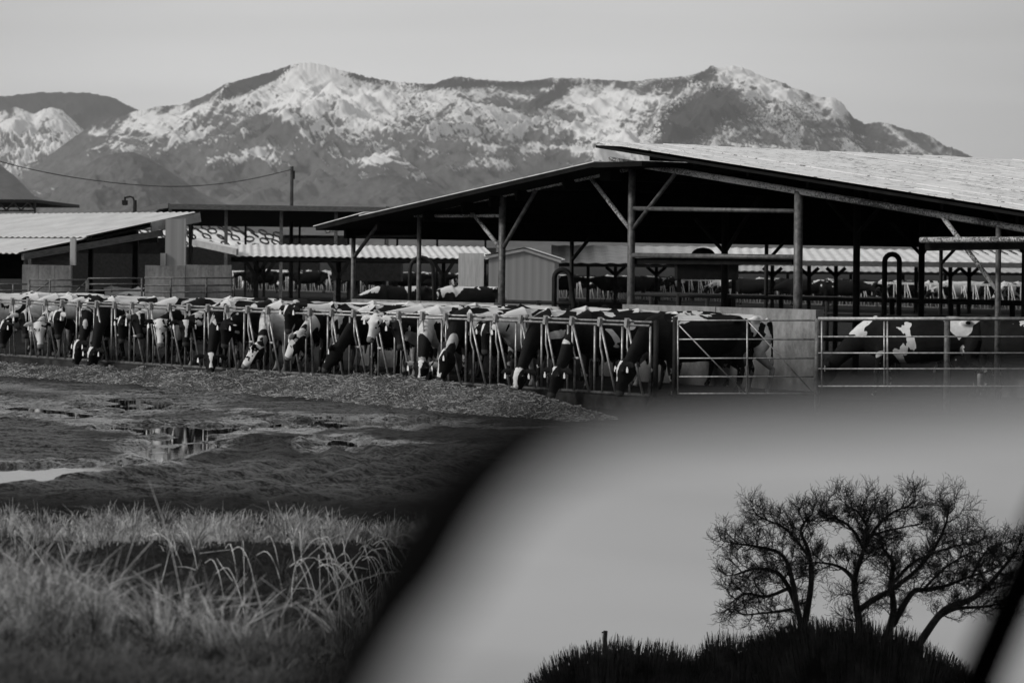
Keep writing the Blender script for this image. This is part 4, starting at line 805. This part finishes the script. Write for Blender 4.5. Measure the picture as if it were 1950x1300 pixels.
# ================================================================ COWS
def cowmesh(poll, muz, voxel=.024, legspread=0.0, lying=False, step=0.0):
    """local frame: x forward, y left, front feet near the origin; poll and muz are points of this frame"""
    mb = MB(); V3 = Vector; Z = UP
    R = [(-2.16, 1.16, .07, .10), (-2.12, 1.13, .17, .22), (-2.0, 1.10, .245, .30), (-1.82, 1.09, .28, .33), (-1.55, 1.06, .30, .345), (-1.25, 1.01, .335, .385), (-.95, .985, .35, .41), (-.65, .985, .325, .41), (-.4, 1.0, .28, .40), (-.18, 1.03, .24, .37), (0, 1.06, .19, .30), (.1, 1.08, .12, .2)]
    mb.loft([(V3((x, 0, z)), a, b) for x, z, a, b in R], Z, 20)
    for s in (-1, 1):
        mb.ball(V3((-1.74, .235 * s, 1.33)), .10, .07, .07); mb.ball(V3((-2.08, .12 * s, 1.25)), .07, .05, .07)
        mb.ball(V3((-.30, .17 * s, 1.06)), .16, .11, .27); mb.ball(V3((-1.92, .17 * s, 1.0)), .19, .13, .27)
    mb.loft([(V3((-2.0, 0, 1.37)), .03, .03), (V3((-1.5, 0, 1.40)), .05, .035), (V3((-.9, 0, 1.375)), .05, .035), (V3((-.35, 0, 1.40)), .06, .05), (V3((-.05, 0, 1.33)), .04, .05)], Z, 8)
    for s in (-1, 1):
        if lying: break
        fx = step * s * .16
        mb.tube([V3((-.30, .16 * s, 1.0)), V3((-.27 + fx * .3, .18 * s, .78)), V3((-.25 + fx * .6, .17 * s, .52)), V3((-.24 + fx * .7, .17 * s, .44)), V3((-.26 + fx, .17 * s, .18)), V3((-.25 + fx, .17 * s, .10)), V3((-.21 + fx, .17 * s, .0))], [.13, .10, .062, .056, .036, .046, .06], 10)
        hx = -step * s * .16
        mb.tube([V3((-1.92, .17 * s, 1.05)), V3((-1.84, .20 * s, .84)), V3((-1.80 + hx * .3, .20 * s, .70)), V3((-1.97 + hx * .7, .18 * s, .50)), V3((-2.03 + hx, .17 * s, .44)), V3((-1.98 + hx, .17 * s, .17)), V3((-1.96 + hx, .17 * s, .10)), V3((-1.90 + hx, .17 * s, 0))], [.19, .15, .115, .06, .058, .036, .047, .06], 10)
    if not lying: mb.ball(V3((-1.62, 0, .66)), .21, .17, .17); [mb.tube([V3((-1.62 + a, b, .56)), V3((-1.62 + a, b, .46))], [.03, .022], 7) for a in (-.08, .08) for b in (-.07, .07)]
    mb.tube([V3((-2.10, 0, 1.34)), V3((-2.20, 0, 1.26)), V3((-2.235, .01, 1.0)), V3((-2.22, .02, .7)), V3((-2.22, .02, .55)), V3((-2.2, .02, .35))], [.04, .035, .026, .024, .045, .02], 8)
    # neck
    hd = (muz - poll).normalized(); lat = Z.cross(hd)
    lat = V3((0, 1, 0)) if lat.length < .2 else lat.normalized()
    if lat.dot(V3((0, 1, 0))) < 0 and abs(hd.z) > .97: lat = -lat
    fr = hd.cross(lat).normalized()                            # forehead side
    if fr.z < -.05 or (abs(hd.z) > .9 and fr.x < 0): fr = -fr
    back_ = poll - fr * .09 + hd * .05
    ctr = [V3((-.25, 0, 1.10)), V3((.02, 0, 1.10 + .12 * (poll.z - .9))), (V3((.02, 0, 1.1)) * .5 + back_ * .5) + Z * .04, back_]
    cs = catmull(ctr, 4); n = len(cs); rg = []
    for i, p in enumerate(cs):
        t = i / (n - 1); rg.append((p, .26 * (1 - t) ** 1.15 + .078 * t, .38 * (1 - t) ** 1.25 + .105 * t + .015))
    mb.loft(rg, Z if abs((back_ - ctr[0]).normalized().z) < .9 else V3((1, 0, 0)), 16)
    # head
    L = (muz - poll).length; HR = [(-.05, .05, .05, 0), (.0, .11, .09, 0), (.10, .135, .13, -.015), (.22, .148, .16, -.035), (.34, .135, .17, -.05), (.5, .10, .145, -.045), (.68, .074, .11, -.025), (.85, .070, .085, -.015), (.96, .082, .078, -.02), (1.04, .072, .062, -.025), (1.08, .035, .035, -.03)]
    mb.loft([(poll + hd * (t * L) + fr * (o - .03), a, b) for t, a, b, o in HR], fr, 16)
    mb.ball(poll + fr * .0, .05, .07, .05, 8)
    for s in (-1, 1):
        mb.ball(poll + hd * (.30 * L) + lat * .112 * s + fr * .035, .035, .035, .035, 8)
        e0 = poll + hd * (.06 * L) + lat * (.085 * s) - fr * .03; e0 = e0 + lat * (.03 * s); e1 = e0 + lat * (.09 * s) + fr * .005 - Z * .005; e2 = e0 + lat * (.18 * s) - Z * .025 - fr * .01; e3 = e0 + lat * (.25 * s) - Z * .05
        mb.loft([(e0, .024, .03), (e1, .026, .068), (e2, .024, .07), (e3, .014, .018)], hd.cross(lat).cross(lat) if False else (Z + hd * .01) if abs(hd.z) < .99 else V3((1, 0, 0)), 8)
    me = bpy.data.meshes.new('cow'); me.from_pydata(mb.v, [], mb.f); tmp = bpy.data.objects.new('tmp', me); COL.objects.link(tmp)
    r = tmp.modifiers.new('r', 'REMESH'); r.mode = 'VOXEL'; r.voxel_size = voxel; r.use_smooth_shade = True
    s_ = tmp.modifiers.new('s', 'SMOOTH'); s_.factor = .5; s_.iterations = 3 if voxel < .03 else 1
    dg = bpy.context.evaluated_depsgraph_get(); dg.update(); out = bpy.data.meshes.new_from_object(tmp.evaluated_get(dg)); bpy.data.objects.remove(tmp); bpy.data.meshes.remove(me); out.name = 'cow'
    nv = len(out.vertices); co = np.empty(nv * 3, np.float32); out.vertices.foreach_get('co', co); co = co.reshape(-1, 3)
    d = co - np.array(poll); tt = d @ np.array(hd) / L; sd = d @ np.array(lat); fr_ = d @ np.array(fr)
    mask = (tt > -.02 - .5 * (fr_ < -.12)) & (tt < 1.3) & (np.abs(sd) < .3) & (np.abs(fr_ + .03) < .17); mask &= ~((np.abs(sd) > .155))
    at = out.attributes.new('face', 'FLOAT_VECTOR', 'POINT'); at.data.foreach_set('vector', np.stack([tt, sd, fr_ + .03], -1).astype(np.float32).ravel())
    at = out.attributes.new('headmask', 'FLOAT', 'POINT'); at.data.foreach_set('value', mask.astype(np.float32))
    at = out.attributes.new('lowleg', 'FLOAT', 'POINT'); at.data.foreach_set('value', np.clip((.62 - co[:, 2]) / .15, 0, 1).astype(np.float32) * (co[:, 0] < .15))
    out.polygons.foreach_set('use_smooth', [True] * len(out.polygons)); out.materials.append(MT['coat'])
    info = dict(poll=poll, hd=hd, lat=lat, fr=fr, L=L); return out, info
def place_cow(me, info, loc, head_dir, col, label, parts=True, group=None):
    o = bpy.data.objects.new('cow', me); COL.objects.link(o); o.location = loc; o.rotation_euler.z = math.atan2(head_dir.y, head_dir.x); o.color = (*col, 1)
    tag(o, label, 'cow', group)
    if parts:
        poll, hd, lat, fr, L = (info[k] for k in ('poll', 'hd', 'lat', 'fr', 'L'))
        for s in (-1, 1):
            MB().ball(poll + hd * (.30 * L) + lat * .130 * s + fr * .038, .024, .022, .022, 8).build('eye', MT['eye'], o, True)
            c = poll + hd * (.06 * L) + lat * (.23 * s) - UP * .11 + Vector((.035, 0, 0)); side = Vector((0, 1, 0))
            mb = MB(); x = side * .03; z = UP
            mb.box(c - z * .012, x, Vector((.003, 0, 0)), z * .028); mb.add([c + x * .95 + z * .016 + Vector((.003, 0, 0)), c - x * .95 + z * .016 + Vector((.003, 0, 0)), c + x * .22 + z * .06 + Vector((.003, 0, 0)), c - x * .22 + z * .06 + Vector((.003, 0, 0)), c + x * .95 + z * .016 - Vector((.003, 0, 0)), c - x * .95 + z * .016 - Vector((.003, 0, 0)), c + x * .22 + z * .06 - Vector((.003, 0, 0)), c - x * .22 + z * .06 - Vector((.003, 0, 0))], [(0, 1, 3, 2), (5, 4, 6, 7), (0, 2, 6, 4), (1, 5, 7, 3), (2, 3, 7, 6)])
            mb.build('ear_tag', MT['tag'], o)
    return o
GN = 'cows feeding at the near headlock fence'
# poll px,py  muzzle px,py  depth of poll / muzzle in front of the fence, body column, yaw, coat (white share, blaze, seed), label
NEAR = [
 ((8, 612), (2, 660), .25, .30, 40, 0, (.55, .15, .11), 'black and white cow cut off by the left edge of the frame'),
 ((47, 596), (50, 640), .05, .10, 75, 0, (.72, .10, .23), 'pale necked cow just right of the leftmost one'),
 ((76, 613), (78, 668), .30, .36, 105, .1, (.62, 1.0, .31), 'cow with long white face looking out, lower of the pair at left'),
 ((108, 594), (107, 650), .22, .28, 140, .0, (.66, .42, .42), 'black headed cow with white blaze beside the long white faced one'),
 ((150, 648), (138, 700), .45, .60, 162, .1, (.5, .5, .53), 'black cow eating head down, left of the two heads at the heap'),
 ((176, 662), (166, 708), .45, .60, 196, .05, (.42, .3, .77), 'black cow head down with a small white heart on the forehead'),
 ((232, 604), (228, 650), .10, .16, 262, .0, (.55, .12, .44), 'black faced cow with white shoulders, standing alone left of the speckled white face'),
 ((262, 598), (268, 640), .02, .08, 300, .0, (.62, .2, .90), 'cow half hidden behind the bars just left of the speckled white face'),
 ((306, 608), (306, 662), .25, .32, 352, .0, (.40, .95, .61), 'speckled white faced cow standing left of the white blazed one'),
 ((354, 610), (354, 656), .22, .28, 410, .0, (.60, .45, .05), 'cow with white blaze facing the camera, right of the speckled white face'),
 ((401, 674), (402, 712), .35, .55, 420, .0, (.50, .5, .19), 'black cow head down with a white triangle face'),
 ((429, 612), (424, 658), .20, .26, 480, .0, (.35, .0, .87), 'all black cow facing out with white ear tags'),
 ((492, 654), (450, 712), .30, .55, 515, .15, (.62, .9, .35), 'speckled pale headed cow reaching down to the left'),
 ((549, 582), (545, 632), .10, .18, 600, .0, (.40, .3, .66), 'black headed cow with white forehead held above the rail'),
 ((566, 634), (535, 698), .35, .50, 600, .2, (.52, .85, .93), 'white headed cow with black cheek bending to the left'),
 ((640, 656), (608, 716), .45, .62, 690, .25, (.28, .5, .02), 'black cow with thin white face stripe and slanting black neck'),
 ((716, 600), (703, 645), .25, .46, 765, .0, (.66, 1.0, .48), 'white faced cow with black ears looking over the heap'),
 ((760, 612), (764, 655), .02, .08, 800, .0, (.5, .2, .36), 'black cow hidden behind the bars right of the white face looking over'),
 ((803, 688), (797, 732), .40, .58, 818, .05, (.6, .45, .71), 'black cow low in the heap with a white forehead diamond'),
 ((848, 667), (832, 730), .50, .62, 876, .15, (.42, .7, .57), 'black cow with broad white blaze eating at the heap'),
 ((925, 618), (921, 662), .0, .06, 960, .0, (.7, .15, .19), 'white flanked cow standing behind the bars left of the joint post'),
 ((988, 702), (980, 748), .50, .66, 1030, .1, (.30, .7, .29), 'cow with speckled curly white poll eating, right of the joint post'),
 ((1060, 700), (1048, 748), .50, .66, 1105, .15, (.32, .06, .83), 'all black cow eating between the speckled poll and the fence end'),
 ((1187, 688), (1174, 754), .50, .62, 1240, .1, (.22, .35, .14), 'black cow with small white forehead eating at the fence end'),
]
def fnt(px, off, z=1.0):
    q = on_line(FA - E * off, px, z); return q
for i, (a, b, da, db, bpx, yaw, colr, lab) in enumerate(NEAR):
    def wp(pt, off):
        z = .5
        for _ in range(6): q = on_line(FA - E * off, pt[0], z); z = P(pt[0], pt[1], q.y).z
        return Vector((q.x, q.y, z))
    pw, mw = wp(a, da), wp(b, db); mw = pw + (mw - pw).normalized() * min(max((mw - pw).length, .52), .57)
    hdv = -E; c, s = math.cos(yaw), math.sin(yaw); hdv = Vector((hdv.x * c + hdv.y * s, -hdv.x * s + hdv.y * c, 0))
    # body stands behind the fence, straight behind its own head as far as the neck allows
    t = fnt(bpx, -.42 - rnd.uniform(0, .1)); hz = Vector((pw.x, pw.y, 0)); t = Vector((t.x, t.y, 0)); dv = (hz - t); lim = 1.0
    if dv.length > lim: t = hz - dv.normalized() * lim
    qn = (t - FA).dot(E); t = t + E * max(0, .30 - qn)
    if pw.z > .75: t = t + E * .15
    ang = math.atan2(hdv.y, hdv.x); inv = Matrix.Rotation(-ang, 3, 'Z'); pl, ml = inv @ (pw - t), inv @ (mw - t)
    me, info = cowmesh(pl, ml, .022, step=rnd.uniform(-1, 1)); place_cow(me, info, t, hdv, colr, lab, True, None)
# standing poses shared by the other cows
PO = {'down': cowmesh(Vector((.72, .05, .62)), Vector((.88, .08, .12)), .045, step=.6), 'face': cowmesh(Vector((.62, 0, 1.30)), Vector((.98, 0, .95)), .045, step=-.5),
      'side': cowmesh(Vector((.66, .12, 1.34)), Vector((1.02, .32, 1.06)), .045, step=.8), 'low': cowmesh(Vector((.85, -.1, .95)), Vector((1.2, -.12, .58)), .045, step=.3)}
PN = {'face': cowmesh(Vector((.62, 0, 1.30)), Vector((.98, 0, .95)), .024, step=-.5), 'low': cowmesh(Vector((.85, -.1, .95)), Vector((1.2, -.12, .58)), .024, step=.3), 'side': cowmesh(Vector((.66, -.1, 1.30)), Vector((1.05, -.2, 1.02)), .024, step=.8), 'down': cowmesh(Vector((.75, .0, .60)), Vector((.90, .02, .10)), .024, step=.7)}
def cow_at(px, py_feet_z, Y, dirv, pose, col, lab, near=False, parts=False, group=None):
    src = (PN if near else PO)[pose]; q = XY(px, Y, 0.6); q.z = py_feet_z
    return place_cow(src[0], src[1], q, dirv.normalized(), col, lab, parts, group)
L_ = Vector((-1, 0, 0)); R_ = Vector((1, 0, 0))
# gateway and right pen
cow_at(1265, 0, 53.0, -E + Vector((-.5, 0, 0)), 'down', (.68, .0, .31), 'black and white cow standing side on in the gateway, rump to the right', True, True)
cow_at(1185, 0, 56.0, L_ + Vector((0, -.35, 0)), 'side', (.60, .1, .63), 'cow with a white back behind the end of the feed fence', True, True)
cow_at(1655, 0, 53.6, L_ + Vector((0, .25, 0)), 'down', (.36, .0, .90), 'black cow with separate white side patches behind the thick top rail', True, True)
cow_at(1862, 0, 53.2, L_ + Vector((0, .9, 0)), 'down', (.40, .0, .12), 'big black rumped cow at the right end of the gate', True, True)
cow_at(1150, 0, 60.5, Vector((-.2, -1, 0)), 'face', (.12, .0, .09), 'dark cow facing out between the two shed posts', True, True)
# second row of cows behind the feeding ones: only their backs show
SEC = [(-30, 70.0, (.8, 0, .21), -1, 'white patched back above the far left end of the rail'), (40, 72.5, (.70, 0, .33), -1, 'cow with small white hump on its back at far left'), (150, 71.0, (.66, 0, .46), 1, 'long back with a white stripe left of the first concrete wall'), (262, 69.5, (.35, 0, .58), 1, 'black back between the two concrete walls'),
       (420, 67.8, (.40, 0, .64), -1, 'black back with a white tip below the right concrete wall'), (520, 66.5, (.30, 0, .79), 1, 'black backs in the middle behind the tall black head'), (690, 62.6, (.92, 0, .88), -1, 'mostly white back beside the white faced cow'), (800, 62.0, (.84, 0, .94), 1, 'white back with black patches left of the joint post'),
       (880, 61.0, (.74, 0, .06), -1, 'white and black back just left of the joint post'), (1010, 60.0, (.48, 0, .17), 1, 'black back with white streaks right of the joint post'), (1090, 58.6, (.5, 0, .24), -1, 'black back with a white rump right of the centre posts')]
for px, Y, colr, sg, lab in SEC:
    cow_at(px, 0, Y, (L_ if sg < 0 else R_) + Vector((0, rnd.uniform(-.5, .1), 0)), 'low' if rnd.random() < .5 else 'down', colr, 'cow, ' + lab, True, False)
# cows at and behind the distant headlocks
far_where = lambda px: 'left' if px < 700 else 'centre' if px < 1200 else 'right'
k = 0
for px in list(range(470, 1200, 36)) + list(range(1210, 1960, 33)):
    if rnd.random() < .12: continue
    q = on_line(FARF + E * rnd.uniform(.4, .8), px + rnd.uniform(-8, 8), .8); q.z = 0; pose = rnd.choice(('down', 'down', 'low', 'face')); k += 1
    src = PO[pose]; place_cow(src[0], src[1], q, -E + Vector((rnd.uniform(-.3, .3), 0, 0)), (rnd.choice((.3, .5, .62, .75)), rnd.choice((0, .3, .9)), rnd.random()), 'distant black and white cow at the far headlocks', False, 'cows at the far headlocks')
for px, Y in ((470, 170), (560, 172), (690, 168), (740, 166), (800, 160), (850, 163), (905, 160), (1090, 150), (1140, 148), (1190, 149), (1235, 147), (1290, 150), (1400, 140), (1480, 143), (1500, 138), (1640, 135), (1690, 138), (1765, 140), (1800, 137), (1860, 139), (1920, 136)):
    cow_at(px, 0, Y + 22, (L_ if rnd.random() < .5 else R_) + Vector((0, rnd.uniform(-.4, .4), 0)), rnd.choice(('side', 'low', 'face')), (.15, .0, rnd.random()), 'dark cow silhouetted behind the far headlocks', False, False, 'dark cows standing beyond the far headlocks')
for px, Y, colr, lab in ((245, 84, (.55, .9, .3), 'cow in the shade under the left shed beside the gate'), (195, 86, (.5, 0, .8), 'shaded cow at the back of the left shed'), (715, 99, (.34, 0, .2), 'dark cow left of the leftmost shed post pair'), (845, 101, (.5, .5, .7), 'white sided cow beyond the shed left of the gabled shed')):
    cow_at(px, 0, Y, L_ + Vector((0, rnd.uniform(-1, .3), 0)), 'low', colr, lab)

# ================================================================ CAR DOOR MIRROR AND WHAT IT REFLECTS
MC = P(1650, 1150, .90); CF = Vector((.5, .866, 0)); r0 = Vector((-.53, -.848, 0)).normalized()
v0 = ray(1650, 1455).normalized(); MN = (r0 - v0).normalized()
def onm(px, py):                                               # point of the mirror plane seen at px, py
    d = ray(px, py); o = Vector((0, 0, H0)); return o + d * ((MC - o).dot(MN) / d.dot(MN))
def refl(p): return p - MN * (2 * (p - MC).dot(MN))
car = empty('parked_car', Vector((MC.x, MC.y, MC.z)), 'dark car door with black door mirror, very close and out of focus', 'car')
def spline(pts, sub=6):
    n = len(pts); out = []
    for i in range(n):
        p0, p1, p2, p3 = (Vector((*pts[(i + j) % n], 0)) for j in (-1, 0, 1, 2))
        for j in range(sub):
            t = j / sub; q = .5 * ((2 * p1) + (-p0 + p2) * t + (2 * p0 - 5 * p1 + 4 * p2 - p3) * t * t + (-p0 + 3 * p1 - 3 * p2 + p3) * t ** 3); out.append((q.x, q.y))
    return out
glass = spline([(700, 1400), (745, 1300), (800, 1210), (868, 1125), (940, 1005), (1010, 925), (1100, 868), (1210, 835), (1350, 820), (1500, 806), (1720, 788), (1950, 768), (2150, 765), (2330, 800), (2440, 900), (2400, 1300), (2250, 1650), (1700, 1830), (1050, 1800), (740, 1600)])
outer = spline([(540, 1400), (575, 1300), (615, 1190), (655, 1090), (712, 985), (775, 900), (860, 828), (985, 780), (1200, 760), (1450, 752), (1700, 745), (1950, 733), (2170, 733), (2370, 765), (2520, 880), (2470, 1330), (2320, 1710), (1710, 1910), (1000, 1890), (600, 1680)])
n = len(glass); gp_ = [onm(*p) for p in glass]; op = [onm(*p) for p in outer]
mb = MB(); c = sum(gp_, Vector()) / n; mb.add([p - MN * .003 for p in gp_], [tuple(range(n))]); mg = mb.build('mirror_glass', None, car)
m = M('mirror_silver', .50, .012, 1.0); m.b.inputs['Roughness'].default_value = .0; mg.data.materials[0] = m.m
cv = sum(op, Vector()) / n; mb = MB(); rings = [[p for p in gp_], [p + MN * .002 for p in [a.lerp(b, .4) for a, b in zip(gp_, op)]], [p - MN * .003 for p in op], [cv + (p - cv) * .99 - MN * .03 for p in op], [cv + (p - cv) * .88 - MN * .065 for p in op], [cv + (p - cv) * .5 - MN * .09 for p in op], [cv + (p - cv) * .02 - MN * .095 for p in op]]
vs = [v for rg in rings for v in rg]; fs = [(i * n + j, i * n + (j + 1) % n, (i + 1) * n + (j + 1) % n, (i + 1) * n + j) for i in range(len(rings) - 1) for j in range(n)]
vs += [p - MN * .01 for p in gp_]; b0 = len(rings) * n; fs += [(j, b0 + j, b0 + (j + 1) % n, (j + 1) % n) for j in range(n)] + [tuple(b0 + j for j in range(n))]
mb.add(vs, fs); mb.build('mirror_housing', MT['plastic'], car, True)
# door skin and window frame: the mirror shows their edge at its right side
def vp(px, py, d): return refl(P(px, py, d))
A0, A1 = vp(1845, 1330, 2.6), vp(1975, 1030, 2.6); dd = A1 - A0
SIDE = CF.cross(UP).normalized()
MB().beam(A0 - dd * .4, A1 + dd * .35, .018, .038, SIDE).build('window_frame', MT['plastic'], car)
B0 = vp(1905, 1330, 2.3) + SIDE * .02; B1 = vp(2040, 1030, 2.3) + SIDE * .02
door0 = onm(2480, 1500) + SIDE * .05 - UP * .12
mb = MB(); mb.box(door0 - CF * .45 - UP * .32, CF * .55, SIDE * .03, UP * .26); mb.build('door', MT['carpaint'], car)
MB().beam(onm(2300, 1500) - MN * .05, door0 - UP * .05, .05, .05).build('mirror_arm', MT['plastic'], car)

# ---- trees behind the camera, seen in the mirror
VD = 128.0
def vt(px, py, dz=0.0): return refl(P(px, py, VD + dz))
PXM = VD / F
def grow(mb, p, d, L, r, lvl, maxl, upb):
    """one limb with crooked joints and side shoots; p, d in the mirror's virtual space (pixels)"""
    pts = [p]; q = Vector(p); dd = Vector(d).normalized(); seg = 4 if lvl < 3 else 3
    for i in range(seg):
        dd = (dd + Vector((rnd.gauss(0, .24), rnd.gauss(0, .22), rnd.gauss(0, .3))) + Vector((0, -upb, 0))).normalized(); q = q + dd * L / seg; pts.append(Vector(q))
    mb.tube([vt(a.x, a.y, a.z * PXM) for a in pts], [max(r * (1 - .22 * i), .30) * PXM for i in range(len(pts))], 5 if lvl < 2 else 3, False)
    if lvl >= maxl: return
    if lvl == 3 and rnd.random() < .12: return
    for i in range(1, len(pts)):
        for _ in range(2 if lvl < 3 else 1):
            if rnd.random() < .12: continue
            a = rnd.uniform(-1.1, 1.1); nd = Vector((dd.x * math.cos(a) - dd.y * math.sin(a), dd.x * math.sin(a) + dd.y * math.cos(a), rnd.uniform(-.8, .8)))
            grow(mb, pts[i], nd, L * rnd.uniform(.5, .75), r * .5, lvl + 1, maxl, upb * .9)
def tree(limbs, lab, seed, base, twl=40, maxl=4, dens=13):
    rnd.seed(seed); b = vt(*base); b.z = 0; root = empty('bare_tree', b, lab, 'tree')
    tr = MB(); cr = MB()
    for pts, r0_, r1_ in limbs:
        cs = catmull([Vector((x, y, rnd.uniform(-25, 25))) for x, y in pts], 5); k = len(cs)
        tr.tube([vt(c.x, c.y, c.z * PXM) for c in cs], [(r0_ + (r1_ - r0_) * i / (k - 1)) * PXM for i in range(k)], 7, False)
        L = sum((cs[i + 1] - cs[i]).length for i in range(k - 1)); m_ = int(L / dens)
        for j in range(m_):
            t = (j + .7) / m_ * (k - 1); i = min(int(t), k - 2); p = cs[i].lerp(cs[i + 1], t - i); fr = t / (k - 1)
            if fr < .22: continue
            d = (cs[i + 1] - cs[i]).normalized(); s_ = 1 if j % 2 else -1; a = s_ * rnd.uniform(.5, 1.2); nd = Vector((d.x * math.cos(a) - d.y * math.sin(a), d.x * math.sin(a) + d.y * math.cos(a), rnd.uniform(-.7, .7)))
            grow(cr, p, nd, twl * rnd.uniform(.7, 1.25), 1.7, 1, maxl, .10)
        grow(cr, cs[-1], (cs[-1] - cs[-3]).normalized(), twl * 1.1, 2.0, 1, maxl, .1)
    t0, t1 = vt(base[0], base[1]), vt(base[0], base[1] - 60); mb = MB(); tr.tube([Vector((b.x, b.y, -.2)), t0.lerp(b, .4), t0], [11 * PXM, 9 * PXM, 8 * PXM], 8)
    tr.build('trunk', MT['bark'], root, True); cr.build('crown', MT['twig'], root, False)
tree([([(1545, 1330), (1535, 1240), (1520, 1165), (1503, 1120), (1480, 1090), (1440, 1082), (1405, 1092)], 8, 2), ([(1520, 1170), (1508, 1100), (1488, 1055), (1440, 1040), (1405, 1035)], 6, 1.5), ([(1530, 1200), (1545, 1110), (1540, 1050), (1525, 1010), (1540, 985)], 7, 1.5), ([(1500, 1120), (1460, 1135), (1420, 1130), (1395, 1145)], 4, 1.3), ([(1540, 1060), (1500, 1010), (1450, 985)], 3.5, 1.2), ([(1508, 1160), (1470, 1165), (1420, 1170)], 3.5, 1.2)],
     'bare tree on the left of the three reflected in the car mirror', 5, (1545, 1330), 34)
tree([([(1650, 1330), (1642, 1220), (1634, 1170), (1627, 1110), (1640, 1060), (1652, 1022), (1650, 992)], 10, 2), ([(1627, 1104), (1608, 1084), (1585, 1074), (1555, 1070)], 5, 1.5), ([(1645, 1045), (1625, 1010), (1600, 990), (1572, 985)], 4, 1.3), ([(1650, 1035), (1672, 1000), (1700, 975), (1725, 965)], 4, 1.3), ([(1650, 1000), (1635, 975), (1622, 968)], 3, 1.2), ([(1636, 1160), (1668, 1138), (1700, 1120), (1745, 1085), (1778, 1045), (1800, 1000), (1806, 972)], 6.5, 1.6), ([(1655, 1020), (1690, 1010), (1735, 1000)], 3, 1.2)],
     'tallest bare tree in the middle of the three reflected in the car mirror', 9, (1650, 1330), 36)
tree([([(1690, 1330), (1693, 1210), (1702, 1160), (1697, 1110), (1700, 1070), (1682, 1045), (1675, 1020)], 9, 2), ([(1700, 1190), (1735, 1130), (1760, 1122), (1800, 1115), (1845, 1098), (1890, 1085)], 6.5, 1.5), ([(1720, 1280), (1760, 1210), (1800, 1160), (1850, 1140), (1885, 1110), (1915, 1075), (1935, 1050)], 9, 1.8), ([(1790, 1172), (1820, 1158), (1870, 1155), (1900, 1150)], 5, 1.5), ([(1700, 1110), (1740, 1070), (1800, 1045), (1840, 1035)], 4, 1.4), ([(1850, 1098), (1870, 1060), (1890, 1040)], 3, 1.2), ([(1760, 1120), (1800, 1080), (1850, 1050)], 3, 1.2)],
     'leaning bare tree on the right of the three reflected in the car mirror', 13, (1700, 1330), 34)
def willow(top, seed, lab, N=1500, ybase=1520):
    rnd.seed(seed); xs_ = [p[0] for p in top]; cx = sum(xs_) / len(xs_); b = vt(cx, ybase); b.z = 0; root = empty('willow_clump', b, lab, 'willow'); a = MB(); st_ = MB()
    for i in range(N):
        x1 = rnd.uniform(xs_[0], xs_[-1]); yt = interp(x1, top); k = abs(rnd.gauss(0, .16)) if rnd.random() < .55 else rnd.uniform(0, .8); y1 = yt + k * (ybase - yt) + rnd.uniform(-9, 10) + 6 * math.sin(x1 * .045 + seed) * math.sin(x1 * .017); x0 = cx + (x1 - cx) * .55 + rnd.uniform(-25, 25); y0 = min(ybase, y1 + rnd.uniform(70, 150)); z0 = rnd.uniform(-60, 60)
        f = (y0 - y1) / max(ybase - y1, 1); xs0 = x1 + (x0 - x1) * f * .6
        p = [vt(xs0, y0, z0 * PXM), vt(xs0 * .35 + x1 * .65, y0 * .45 + y1 * .55, z0 * PXM), vt(x1 + rnd.uniform(-9, 9) + (x1 - cx) * .03, y1, z0 * 1.1 * PXM)]
        (st_ if i % 25 == 0 else a).tube(p, [1.6 * PXM, 1.1 * PXM, .3 * PXM] if i % 25 else [3 * PXM, 2.4 * PXM, 1 * PXM], 3, False)
    a.build('crown', MT['osier'], root, False); st_.build('trunk', MT['bark'], root, True)
willow([(980, 1320), (1000, 1290), (1040, 1258), (1090, 1232), (1150, 1216), (1210, 1210), (1270, 1220), (1330, 1240), (1370, 1270)], 3, 'rounded dark willow clump beside the reflected pole', 6000)
willow([(1300, 1290), (1330, 1240), (1350, 1215), (1380, 1200), (1430, 1200), (1480, 1215)], 4, 'small willow clump between the two large reflected ones', 3000)
willow([(1430, 1215), (1470, 1190), (1520, 1175), (1580, 1170), (1640, 1172), (1700, 1190), (1760, 1212), (1820, 1250), (1880, 1300)], 6, 'broad dark willow clump in front of the reflected bare trees', 9000)
pp = vt(1153, 1200); pole = empty('utility_pole', Vector((pp.x, pp.y, 0)), 'wooden pole standing in the rounded willow clump, seen in the mirror', 'utility pole'); tube([Vector((pp.x, pp.y, -.3)), pp], 4.2 * PXM, 'pole', MT['wood'], pole); MB().tube([vt(1146, 1203), vt(1153, 1203)], 1.5 * PXM, 5).build('insulator', MT['dark'], pole)
# ================================================================ HAZE
HAZE = True
if HAZE:
    mb = MB(); mb.box((0, 6900, 640), (16500, 0, 0), (0, 9400, 0), (0, 0, 760)); hz = mb.build('haze', None); m = bpy.data.materials.new('haze_air'); m.use_nodes = True; nt = m.node_tree; nt.nodes.clear()
    v = nt.nodes.new('ShaderNodeVolumePrincipled'); v.inputs['Color'].default_value = (.9, .9, .9, 1); v.inputs['Density'].default_value = 2.5e-5; o = nt.nodes.new('ShaderNodeOutputMaterial'); nt.links.new(v.outputs[0], o.inputs['Volume']); hz.data.materials[0] = m; tag(hz, kind='stuff')
for o in bpy.data.objects:
    if '_b' in o: del o['_b']
